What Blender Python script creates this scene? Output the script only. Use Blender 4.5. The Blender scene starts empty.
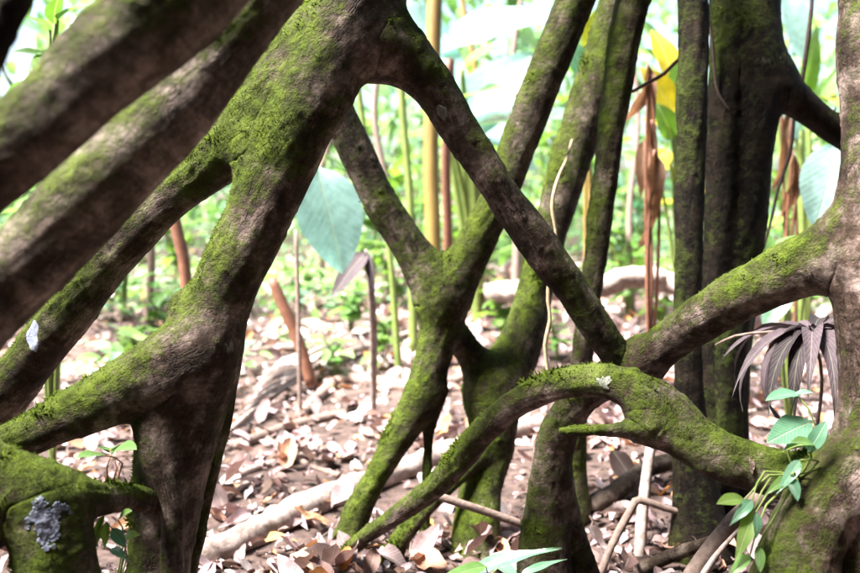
import bpy, bmesh, math, random
import numpy as np
from mathutils import Vector, Matrix, Quaternion
from mathutils.bvhtree import BVHTree

R = math.radians
scene = bpy.context.scene
COL = scene.collection
random.seed(7)
rng = np.random.default_rng(11)

# ------------------------------------------------------------------ camera
LENS, PITCH, CAMH = 35.0, R(6.5), 0.90
FPX = 860 * LENS / 36.0
cam_d = bpy.data.cameras.new('camera')
cam = bpy.data.objects.new('camera', cam_d)
COL.objects.link(cam)
cam.location = (0, 0, CAMH)
cam.rotation_euler = (math.pi / 2 - PITCH, 0, 0)
cam_d.lens = LENS
cam_d.sensor_width = 36.0
cam_d.clip_start = 0.02
cam_d.clip_end = 600
cam_d.dof.use_dof = True
cam_d.dof.focus_distance = 1.62
cam_d.dof.aperture_fstop = 2.7
scene.camera = cam

# ------------------------------------------------------------------ world, sun, exposure
SUN_DIR = Vector((-0.50, -0.12, 0.85)).normalized()
w = bpy.data.worlds.new('World')
scene.world = w
w.use_nodes = True
nt = w.node_tree
nt.nodes.clear()
sky = nt.nodes.new('ShaderNodeTexSky')
sky.sky_type = 'NISHITA'
sky.sun_disc = False
sky.sun_elevation = math.asin(SUN_DIR.z)
sky.sun_rotation = math.atan2(SUN_DIR.x, SUN_DIR.y)
sky.air_density = 1.0
sky.dust_density = 3.0
bg = nt.nodes.new('ShaderNodeBackground')
bg.inputs['Strength'].default_value = 0.05
wo = nt.nodes.new('ShaderNodeOutputWorld')
nt.links.new(sky.outputs[0], bg.inputs[0])
nt.links.new(bg.outputs[0], wo.inputs[0])

sd = bpy.data.lights.new('sun', 'SUN')
sd.energy = 5.0
sd.angle = R(22)
sd.color = (1.0, 0.96, 0.90)
sun = bpy.data.objects.new('sun', sd)
COL.objects.link(sun)
sun.rotation_euler = (-SUN_DIR).to_track_quat('-Z', 'Y').to_euler()
sun.location = (-4, 4, 12)

scene.view_settings.view_transform = 'Standard'
scene.view_settings.look = 'None'
scene.view_settings.gamma = 1.0
scene.view_settings.exposure = 3.25

# ------------------------------------------------------------------ helpers
FWD = Vector((0, math.cos(PITCH), -math.sin(PITCH)))
UP = Vector((0, math.sin(PITCH), math.cos(PITCH)))
CAM = Vector((0, 0, CAMH))


def ray(px, py):
    return FWD + Vector((1, 0, 0)) * ((px - 430) / FPX) - UP * ((py - 286.5) / FPX)


def at(px, py, d):
    return CAM + ray(px, py) * d


def tag(o, label=None, cat=None, group=None, kind=None):
    if label: o['label'] = label
    if cat: o['category'] = cat
    if group: o['group'] = group
    if kind: o['kind'] = kind
    return o


def link(name, data, parent=None):
    o = bpy.data.objects.new(name, data)
    COL.objects.link(o)
    if parent is not None:
        o.parent = parent
        o.matrix_parent_inverse = Matrix.Translation(parent.location).inverted()
    return o


def empty(name, loc):
    o = bpy.data.objects.new(name, None)
    COL.objects.link(o)
    o.location = loc
    o.empty_display_size = 0.05
    return o


def np_mesh(name, V, F, mat, smooth=True, attrs=None):
    V = np.asarray(V, dtype=np.float32)
    F = np.asarray(F, dtype=np.int32)
    me = bpy.data.meshes.new(name)
    k = F.shape[1]
    me.vertices.add(len(V))
    me.vertices.foreach_set('co', V.ravel())
    me.loops.add(F.size)
    me.loops.foreach_set('vertex_index', F.ravel())
    me.polygons.add(len(F))
    me.polygons.foreach_set('loop_start', np.arange(0, F.size, k, dtype=np.int32))
    me.polygons.foreach_set('loop_total', np.full(len(F), k, dtype=np.int32))
    me.update(calc_edges=True)
    me.polygons.foreach_set('use_smooth', np.full(len(F), smooth))
    if attrs:
        for an, (typ, arr) in attrs.items():
            a = me.attributes.new(an, typ, 'POINT')
            a.data.foreach_set('value' if typ == 'FLOAT' else 'vector', np.asarray(arr, dtype=np.float32).ravel())
    if mat: me.materials.append(mat)
    me.validate()
    return me


def hash3(ix, iy, iz, s):
    h = (ix * 374761393 + iy * 668265263 + iz * 2147483647 + s * 1274126177) & 0xffffffff
    h = ((h ^ (h >> 13)) * 1274126177) & 0xffffffff
    h = ((h ^ (h >> 16)) * 2246822519) & 0xffffffff
    return ((h ^ (h >> 15)) & 0xffffff) / float(0xffffff)


def vnoise(P, scale=1.0, seed=0):
    """value noise in -1..1 for an (n,3) array"""
    P = np.asarray(P, dtype=np.float64) * scale
    I = np.floor(P).astype(np.int64)
    f = P - I
    f = f * f * f * (f * (f * 6 - 15) + 10)
    out = 0
    for dx in (0, 1):
        wx = f[:, 0] if dx else 1 - f[:, 0]
        for dy in (0, 1):
            wy = f[:, 1] if dy else 1 - f[:, 1]
            for dz in (0, 1):
                wz = f[:, 2] if dz else 1 - f[:, 2]
                out = out + wx * wy * wz * hash3(I[:, 0] + dx, I[:, 1] + dy, I[:, 2] + dz, seed)
    return out * 2 - 1


def fbm(P, scale, octaves=3, seed=0):
    a, t, s = 1.0, 0, 0
    for i in range(octaves):
        t = t + a * vnoise(P, scale * 2 ** i, seed + i * 17)
        s += a
        a *= 0.5
    return t / s


def sstep(x, a, b):
    t = np.clip((x - a) / (b - a), 0, 1)
    return t * t * (3 - 2 * t)


def ground_z(x, y):
    P = np.stack([np.atleast_1d(x), np.atleast_1d(y), np.zeros_like(np.atleast_1d(x))], 1).astype(float)
    n = 0.05 * vnoise(P, 0.9, 3) + 0.02 * vnoise(P, 3.1, 5)
    far = np.clip((P[:, 1] - 7) / 10, 0, 1)
    return n * 0.8 + far * 0.25 * vnoise(P, 0.2, 9)


def on_ground(px, py):
    r = ray(px, py)
    d = CAMH / -r.z
    p = CAM + r * d
    p.z = float(ground_z(p.x, p.y)[0])
    return p


# ------------------------------------------------------------------ material helpers
def new_mat(name):
    m = bpy.data.materials.new(name)
    m.use_nodes = True
    t = m.node_tree
    t.nodes.clear()
    out = t.nodes.new('ShaderNodeOutputMaterial')
    return m, t, out


def N(t, typ, **kw):
    n = t.nodes.new(typ)
    for k, v in kw.items():
        if k.startswith('i_'):
            key = k[2:].replace('_', ' ')
            n.inputs[key].default_value = v
        else:
            setattr(n, k, v)
    return n


def ramp(t, stops, fac=None, interp='LINEAR'):
    n = t.nodes.new('ShaderNodeValToRGB')
    cr = n.color_ramp
    cr.interpolation = interp
    while len(cr.elements) < len(stops): cr.elements.new(0.5)
    for e, (p, c) in zip(cr.elements, stops):
        e.position = p
        e.color = (c[0], c[1], c[2], 1) if hasattr(c, '__len__') else (c, c, c, 1)
    if fac is not None: t.links.new(fac, n.inputs[0])
    return n.outputs[0]


def mixc(t, fac, a, b, mode='MIX'):
    n = t.nodes.new('ShaderNodeMix')
    n.data_type = 'RGBA'
    n.blend_type = mode
    for s, v in ((n.inputs[0], fac), (n.inputs[6], a), (n.inputs[7], b)):
        if hasattr(v, 'is_linked') or hasattr(v, 'links'):
            t.links.new(v, s)
        elif hasattr(v, '__len__'):
            s.default_value = (v[0], v[1], v[2], 1)
        else:
            s.default_value = v
    return n.outputs[2]


def mathn(t, op, a, b=None, clamp=False):
    n = t.nodes.new('ShaderNodeMath')
    n.operation = op
    n.use_clamp = clamp
    for i, v in enumerate((a, b)):
        if v is None: continue
        if hasattr(v, 'links'): t.links.new(v, n.inputs[i])
        else: n.inputs[i].default_value = v
    return n.outputs[0]


def noise_tex(t, vec, scale, detail=4, rough=0.6):
    n = N(t, 'ShaderNodeTexNoise')
    n.inputs['Scale'].default_value = scale
    n.inputs['Detail'].default_value = detail
    n.inputs['Roughness'].default_value = rough
    if vec is not None: t.links.new(vec, n.inputs['Vector'])
    return n.outputs[0]


def bark_material(name, dark, mid, pale, moss_a, moss_b, lichen=0.5):
    m, t, out = new_mat(name)
    pos = N(t, 'ShaderNodeNewGeometry').outputs['Position']
    grain = N(t, 'ShaderNodeAttribute', attribute_name='grain').outputs['Vector']
    moss = N(t, 'ShaderNodeAttribute', attribute_name='moss').outputs['Fac']
    n1 = noise_tex(t, pos, 14, 6, 0.65)
    n2 = noise_tex(t, grain, 26, 6, 0.7)
    n3 = noise_tex(t, pos, 160, 4, 0.7)
    base = ramp(t, [(0.30, dark), (0.48, mid), (0.66, pale)], n1)
    streak = ramp(t, [(0.35, 0.45), (0.62, 1.25)], n2)
    base = mixc(t, 0.75, base, streak, 'MULTIPLY')
    fine = ramp(t, [(0.32, 0.5), (0.68, 1.3)], n3)
    base = mixc(t, 0.7, base, fine, 'MULTIPLY')
    vc = N(t, 'ShaderNodeTexVoronoi', feature='DISTANCE_TO_EDGE')
    vc.inputs['Scale'].default_value = 55
    gw = mixc(t, 0.02, grain, N(t, 'ShaderNodeTexNoise', i_Scale=40.0).outputs[1], 'ADD')
    t.links.new(gw, vc.inputs['Vector'])
    crack = ramp(t, [(0.0, 0.0), (0.09, 1.0)], vc.outputs['Distance'])
    cgate = ramp(t, [(0.45, 0.0), (0.6, 1.0)], noise_tex(t, pos, 9, 3))
    crack = mathn(t, 'SUBTRACT', 1.0, mathn(t, 'MULTIPLY', mathn(t, 'SUBTRACT', 1.0, crack), cgate))
    base = mixc(t, 0.55, base, crack, 'MULTIPLY')
    ring = noise_tex(t, N(t, 'ShaderNodeAttribute', attribute_name='ring').outputs['Vector'], 1.0, 3, 0.6)
    base = mixc(t, 0.6, base, ramp(t, [(0.35, 0.6), (0.6, 1.2)], ring), 'MULTIPLY')
    # pale crust lichen spots
    v = N(t, 'ShaderNodeTexVoronoi')
    v.inputs['Scale'].default_value = 15
    wp = mixc(t, 0.04, pos, N(t, 'ShaderNodeTexNoise', i_Scale=30.0).outputs[1], 'ADD')
    t.links.new(wp, v.inputs['Vector'])
    spot = ramp(t, [(0.10, 1.0), (0.17, 0.0)], v.outputs['Distance'])
    gate = ramp(t, [(0.60, 0.0), (0.70, 1.0)], noise_tex(t, pos, 5, 2))
    sp = mathn(t, 'MULTIPLY', mathn(t, 'MULTIPLY', spot, gate), lichen)
    base = mixc(t, sp, base, (0.34, 0.36, 0.32))
    # moss: the scattered tufts stand on the same mask
    n4 = noise_tex(t, pos, 55, 5, 0.75)
    mm = mathn(t, 'ADD', moss, mathn(t, 'MULTIPLY', mathn(t, 'SUBTRACT', n4, 0.5), 1.5))
    mmask = ramp(t, [(0.24, 0.0), (0.72, 1.0)], mm)
    mcol = ramp(t, [(0.3, moss_a), (0.7, moss_b)], noise_tex(t, pos, 24, 5, 0.7))
    col = mixc(t, mathn(t, 'MULTIPLY', mmask, 0.86), base, mcol)
    p = N(t, 'ShaderNodeBsdfPrincipled')
    t.links.new(col, p.inputs['Base Color'])
    rg = mathn(t, 'ADD', mathn(t, 'MULTIPLY', mmask, 0.2), 0.72, True)
    t.links.new(rg, p.inputs['Roughness'])
    p.inputs['Specular IOR Level'].default_value = 0.10
    hgt = mathn(t, 'ADD', mathn(t, 'MULTIPLY', n2, 0.5), mathn(t, 'MULTIPLY', n3, 0.35))
    hgt = mathn(t, 'ADD', hgt, mathn(t, 'MULTIPLY', crack, 0.30))
    hgt = mathn(t, 'ADD', hgt, mathn(t, 'MULTIPLY', ring, 0.25))
    n5 = noise_tex(t, pos, 420, 3, 0.7)
    hgt = mathn(t, 'ADD', hgt, mathn(t, 'MULTIPLY', n5, 0.22))
    hgt = mathn(t, 'ADD', hgt, mathn(t, 'MULTIPLY', mathn(t, 'MULTIPLY', n4, mmask), 1.4))
    b = N(t, 'ShaderNodeBump')
    b.inputs['Strength'].default_value = 0.9
    b.inputs['Distance'].default_value = 0.008
    t.links.new(hgt, b.inputs['Height'])
    t.links.new(b.outputs[0], p.inputs['Normal'])
    t.links.new(p.outputs[0], out.inputs[0])
    return m


def leaf_material(name, stops, trans=0.4, rough=0.4, spec=0.5, veins=0.0, dry=False, tcol=None, vary=True):
    m, t, out = new_mat(name)
    tint = N(t, 'ShaderNodeAttribute', attribute_name='tint').outputs['Fac']
    oi = N(t, 'ShaderNodeObjectInfo').outputs['Random']
    f = mathn(t, 'FRACT', mathn(t, 'ADD', tint, oi)) if vary else tint
    col = ramp(t, stops, f)
    pos = N(t, 'ShaderNodeNewGeometry').outputs['Position']
    n1 = noise_tex(t, pos, 60 if dry else 25, 4, 0.65)
    col = mixc(t, 0.7, col, ramp(t, [(0.3, 0.62), (0.7, 1.25)], n1), 'MULTIPLY')
    uvn = N(t, 'ShaderNodeAttribute', attribute_name='lco').outputs['Vector']
    sx = N(t, 'ShaderNodeSeparateXYZ')
    t.links.new(uvn, sx.inputs[0])
    ax = mathn(t, 'ABSOLUTE', sx.outputs[0])
    rib = ramp(t, [(0.02, 1.0), (0.075, 0.0)], ax)
    vv = mathn(t, 'SINE', mathn(t, 'MULTIPLY', mathn(t, 'SUBTRACT', sx.outputs[1], mathn(t, 'MULTIPLY', ax, 0.35)), 75.0))
    side = ramp(t, [(0.86, 0.0), (1.0, 0.6)], mathn(t, 'MULTIPLY', mathn(t, 'ADD', vv, 1.0), 0.5))
    vm = mathn(t, 'MULTIPLY', mathn(t, 'MAXIMUM', rib, side), veins)
    col = mixc(t, vm, col, mixc(t, 0.6, col, (0.55, 0.6, 0.45)))
    p = N(t, 'ShaderNodeBsdfPrincipled')
    t.links.new(col, p.inputs['Base Color'])
    p.inputs['Roughness'].default_value = rough
    p.inputs['Specular IOR Level'].default_value = spec
    b = N(t, 'ShaderNodeBump')
    b.inputs['Strength'].default_value = 0.6
    b.inputs['Distance'].default_value = 0.003
    t.links.new(mathn(t, 'ADD', mathn(t, 'MULTIPLY', n1, 0.6), mathn(t, 'MULTIPLY', mathn(t, 'MAXIMUM', rib, side), -0.5)), b.inputs['Height'])
    t.links.new(b.outputs[0], p.inputs['Normal'])
    if trans > 0:
        tr = N(t, 'ShaderNodeBsdfTranslucent')
        tc = mixc(t, 1.0, col, tcol or (1.5, 1.7, 0.6), 'MULTIPLY')
        t.links.new(tc, tr.inputs[0])
        mx = N(t, 'ShaderNodeMixShader')
        mx.inputs[0].default_value = trans
        t.links.new(p.outputs[0], mx.inputs[1])
        t.links.new(tr.outputs[0], mx.inputs[2])
        t.links.new(mx.outputs[0], out.inputs[0])
    else:
        t.links.new(p.outputs[0], out.inputs[0])
    return m


def plain_material(name, a, b, scale=30, rough=0.7, bump=0.5, stretch=None):
    m, t, out = new_mat(name)
    pos = N(t, 'ShaderNodeNewGeometry').outputs['Position']
    if stretch:
        mp = N(t, 'ShaderNodeMapping')
        mp.inputs['Scale'].default_value = stretch
        t.links.new(pos, mp.inputs[0])
        pos = mp.outputs[0]
    n1 = noise_tex(t, pos, scale, 6, 0.7)
    col = ramp(t, [(0.3, a), (0.7, b)], n1)
    p = N(t, 'ShaderNodeBsdfPrincipled')
    t.links.new(col, p.inputs['Base Color'])
    p.inputs['Roughness'].default_value = rough
    p.inputs['Specular IOR Level'].default_value = 0.3
    bn = N(t, 'ShaderNodeBump')
    bn.inputs['Strength'].default_value = bump
    bn.inputs['Distance'].default_value = 0.005
    t.links.new(n1, bn.inputs['Height'])
    t.links.new(bn.outputs[0], p.inputs['Normal'])
    t.links.new(p.outputs[0], out.inputs[0])
    return m


MOSS_A, MOSS_B = (0.018, 0.027, 0.004), (0.098, 0.140, 0.014)
M = {}
M['bark'] = bark_material('bark_mossy', (0.012, 0.007, 0.005), (0.050, 0.032, 0.024), (0.24, 0.18, 0.16), MOSS_A, MOSS_B, 0.6)
M['bark_grey_lit'] = bark_material('bark_grey_lit', (0.035, 0.022, 0.016), (0.105, 0.078, 0.062), (0.30, 0.235, 0.21), MOSS_A, MOSS_B, 0.7)  # grey bark lightened to stand in for light on the near roots
M['bark_far'] = bark_material('bark_pale', (0.013, 0.008, 0.006), (0.046, 0.032, 0.022), (0.18, 0.14, 0.115), MOSS_A, MOSS_B, 0.3)
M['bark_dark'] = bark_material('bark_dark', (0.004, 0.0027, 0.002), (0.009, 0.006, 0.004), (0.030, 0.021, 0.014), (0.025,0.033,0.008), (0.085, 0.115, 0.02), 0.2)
M['moss'] = leaf_material('moss_tuft', [(0.0, (0.030, 0.045, 0.007)), (0.5, (0.083, 0.118, 0.013)), (1.0, (0.18, 0.24, 0.026))], 0.5, 0.85, 0.1, vary=False, tcol=(1.15, 1.2, 0.9))
M['lichen'] = plain_material('lichen_blue_grey', (0.15, 0.17, 0.23), (0.36, 0.39, 0.50), 90, 0.9, 0.8)
M['lichen_pale'] = plain_material('lichen_pale', (0.12, 0.13, 0.10), (0.22, 0.23, 0.19), 120, 0.9, 0.6)
M['soil'] = plain_material('leaf_mould', (0.020, 0.013, 0.010), (0.12, 0.08, 0.07), 22, 0.95, 1.0)
M['dry'] = leaf_material('dry_leaf', [(0.0, (0.37, 0.255, 0.275)), (0.2, (0.16, 0.085, 0.07)), (0.35, (0.47, 0.35, 0.38)), (0.5, (0.06, 0.032, 0.028)),
                                      (0.65, (0.38, 0.25, 0.27)), (0.78, (0.50, 0.22, 0.05)), (0.83, (0.70, 0.62, 0.62)), (1.0, (0.24, 0.15, 0.14))],
                         0.12, 0.65, 0.3, 0.35, True, (1.2, 1.0, 0.8))
M['leaf'] = leaf_material('leaf_green', [(0.0, (0.045, 0.10, 0.018)), (0.5, (0.085, 0.17, 0.03)), (1.0, (0.14, 0.23, 0.04))], 0.42, 0.38, 0.5, 0.5)
M['shade_leaf'] = leaf_material('leaf_shade', [(0.0, (0.03, 0.06, 0.015)), (1.0, (0.07, 0.12, 0.03))], 0.0, 0.6, 0.3)  # opaque leaves of the unseen foliage added for shade
M['leaf_far'] = leaf_material('leaf_far', [(0.0, (0.05, 0.11, 0.03)), (0.25, (0.16, 0.30, 0.07)), (0.4, (0.26, 0.44, 0.34)), (0.55, (0.06, 0.14, 0.05)), (0.7, (0.24, 0.36, 0.06)), (0.85, (0.38, 0.50, 0.36)), (1.0, (0.12, 0.20, 0.05))], 0.45, 0.34, 0.6, 0.3, tcol=(1.15, 1.35, 1.0))
M['leaf_pale'] = leaf_material('leaf_painted_sheen', [(0.0, (0.30, 0.48, 0.47)), (1.0, (0.40, 0.57, 0.56))], 0.45, 0.3, 0.6, 0.5, tcol=(1.0, 1.25, 1.1))  # sky reflection and overexposure painted into the leaf colour
M['leaf_fresh'] = leaf_material('leaf_fresh_green', [(0.0, (0.10, 0.22, 0.05)), (1.0, (0.16, 0.30, 0.09))], 0.45, 0.36, 0.5, 0.5, tcol=(1.3, 1.5, 0.8))
M['leaf_cool'] = leaf_material('leaf_blue_green', [(0.0, (0.09, 0.22, 0.13)), (1.0, (0.14, 0.30, 0.19))], 0.35, 0.28, 0.7, 0.5, tcol=(1.1, 1.5, 1.2))
M['leaf_yellow'] = leaf_material('leaf_yellow', [(0.0, (0.40, 0.34, 0.02)), (0.5, (0.55, 0.42, 0.02)), (1.0, (0.30, 0.34, 0.03))], 0.5, 0.45, 0.4, 0.4, tcol=(1.3, 1.2, 0.6))
M['leaf_brown'] = leaf_material('leaf_withered', [(0.0, (0.14, 0.075, 0.05)), (0.5, (0.24, 0.13, 0.08)), (1.0, (0.10, 0.055, 0.04))], 0.25, 0.7, 0.2, 0.4, True, (1.3, 1.0, 0.7))
M['leaf_mauve'] = leaf_material('leaf_withered_grey', [(0.0, (0.022, 0.015, 0.018)), (1.0, (0.085, 0.060, 0.072))], 0.1, 0.75, 0.2, 0.22, True, (1.1, 1.0, 1.0))
M['bleached'] = leaf_material('leaf_bleached', [(0.0, (0.40, 0.33, 0.31)), (1.0, (0.58, 0.51, 0.49))], 0.1, 0.7, 0.2, 0.3, True, (1.0, 1.0, 1.0))
M['stem_green'] = plain_material('stem_green', (0.08, 0.12, 0.03), (0.16, 0.20, 0.05), 40, 0.5, 0.3)
M['stem_red'] = plain_material('stem_reddish', (0.12, 0.05, 0.035), (0.22, 0.10, 0.06), 40, 0.5, 0.3)
M['stalk'] = plain_material('stalk_yellow_brown', (0.12, 0.07, 0.025), (0.26, 0.19, 0.05), 20, 0.5, 0.3, (1, 1, 0.15))
M['twig'] = plain_material('dead_twig', (0.11, 0.075, 0.06), (0.26, 0.19, 0.165), 60, 0.85, 0.7)
M['deadwood'] = plain_material('dead_wood_pale', (0.12, 0.08, 0.065), (0.46, 0.38, 0.35), 26, 0.9, 1.0)
M['liana'] = plain_material('liana_dark', (0.035, 0.022, 0.018), (0.09, 0.06, 0.05), 60, 0.8, 0.6)
M['straw'] = plain_material('rootlet_straw', (0.22, 0.16, 0.09), (0.36, 0.28, 0.18), 60, 0.8, 0.4)


# ------------------------------------------------------------------ shapes
def catmull(P, step):
    """P (n,4) -> dense samples (xyz + radius)"""
    P = np.asarray(P, dtype=float)
    out = []
    n = len(P)
    for i in range(n - 1):
        p0 = P[i - 1] if i > 0 else 2 * P[0] - P[1]
        p1, p2 = P[i], P[i + 1]
        p3 = P[i + 2] if i + 2 < n else 2 * P[-1] - P[-2]
        L = np.linalg.norm((p2 - p1)[:3])
        k = max(2, int(L / step))
        for j in range(k):
            t = j / k
            out.append(0.5 * ((2 * p1) + (-p0 + p2) * t + (2 * p0 - 5 * p1 + 4 * p2 - p3) * t * t + (-p0 + 3 * p1 - 3 * p2 + p3) * t ** 3))
    out.append(P[-1])
    out = np.array(out)
    out[:, 3] = np.maximum(out[:, 3], 0.0008)
    return out


def tube_arrays(S, sides=12, rough=0.0, seed=0):
    """closed tube along samples S (n,4): verts, quads as list of tuples with end caps by collapsing"""
    n = len(S)
    P = S[:, :3]
    T = np.gradient(P, axis=0)
    T /= np.linalg.norm(T, axis=1)[:, None] + 1e-12
    ref = np.array([0.0, 0.0, 1.0]) if abs(T[0][2]) < 0.9 else np.array([1.0, 0.0, 0.0])
    u = np.cross(T[0], ref)
    u /= np.linalg.norm(u)
    V = []
    for i in range(n):
        u = u - T[i] * np.dot(u, T[i])
        u /= np.linalg.norm(u) + 1e-12
        v = np.cross(T[i], u)
        a = np.arange(sides) * 2 * math.pi / sides
        r = S[i, 3]
        ring = P[i] + r * (np.cos(a)[:, None] * u + np.sin(a)[:, None] * v)
        V.append(ring)
    V = np.concatenate(V)
    if rough:
        c = np.repeat(P, sides, axis=0)
        o = V - c
        V = c + o * (1 + rough * fbm(V, 35, 2, seed))[:, None]
    F = []
    for i in range(n - 1):
        for j in range(sides):
            F.append((i * sides + j, i * sides + (j + 1) % sides, (i + 1) * sides + (j + 1) % sides, (i + 1) * sides + j))
    c0 = len(V)
    V = np.concatenate([V, P[:1] - T[:1] * S[0, 3] * 0.4, P[-1:] + T[-1:] * S[-1, 3] * 0.4])
    for j in range(sides):
        F.append((c0, (j + 1) % sides, j))
        F.append((c0 + 1, (n - 1) * sides + j, (n - 1) * sides + (j + 1) % sides))
    return V, F


def tube_obj(name, pts, mat, parent=None, sides=8, step=0.03, rough=0.12, seed=0):
    """pts: list of (Vector, radius)"""
    S = catmull([(p[0].x, p[0].y, p[0].z, p[1]) for p in pts], step)
    V, F = tube_arrays(S, sides, rough, seed)
    me = bpy.data.meshes.new(name)
    me.from_pydata([tuple(v) for v in V], [], F)
    me.polygons.foreach_set('use_smooth', np.ones(len(F), dtype=bool))
    me.materials.append(mat)
    return link(name, me, parent)


def px_tube(name, pts, mat, parent=None, **kw):
    """pts: (px, py, depth, radius in px)"""
    return tube_obj(name, [(at(a, b, d), r * d / FPX) for a, b, d, r in pts], mat, parent, **kw)


def seg_sdf(Vt, S):
    """distance of points to a round-cone chain, with arc parameter and offset direction"""
    S2 = S[::2] if len(S) > 4 else S
    if len(S) > 4 and (len(S) - 1) % 2: S2 = np.concatenate([S2, S[-1:]])
    A, B = S2[:-1], S2[1:]
    best = np.full(len(Vt), 1e9)
    sarc = np.zeros(len(Vt))
    off = np.zeros((len(Vt), 3))
    acc = 0.0
    for a, b in zip(A, B):
        ab = b[:3] - a[:3]
        L = np.linalg.norm(ab)
        if L < 1e-9: continue
        lim = L / 2 + max(a[3], b[3]) + 0.09
        mid = (a[:3] + b[:3]) / 2
        near = np.where((np.abs(Vt[:, 0] - mid[0]) < lim) & (np.abs(Vt[:, 2] - mid[2]) < lim) & (np.abs(Vt[:, 1] - mid[1]) < lim))[0]
        if len(near) == 0:
            acc += L
            continue
        Q = Vt[near]
        t = np.clip((Q - a[:3]) @ ab / (L * L), 0, 1)
        o = Q - (a[:3] + t[:, None] * ab)
        dd = np.sqrt((o * o).sum(1))
        d = dd - (a[3] + t * (b[3] - a[3]))
        m = d < best[near]
        k = near[m]
        best[k] = d[m]
        sarc[k] = acc + t[m] * L
        off[k] = o[m] / (dd[m][:, None] + 1e-9)
        acc += L
    return best, sarc, off


def vert_normals(V, F):
    fn = np.cross(V[F[:, 1]] - V[F[:, 0]], V[F[:, 2]] - V[F[:, 0]])
    n = np.zeros_like(V)
    for k in range(F.shape[1]):
        np.add.at(n, F[:, k], fn)
    n /= np.linalg.norm(n, axis=1)[:, None] + 1e-12
    return n


SURF = {}


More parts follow.
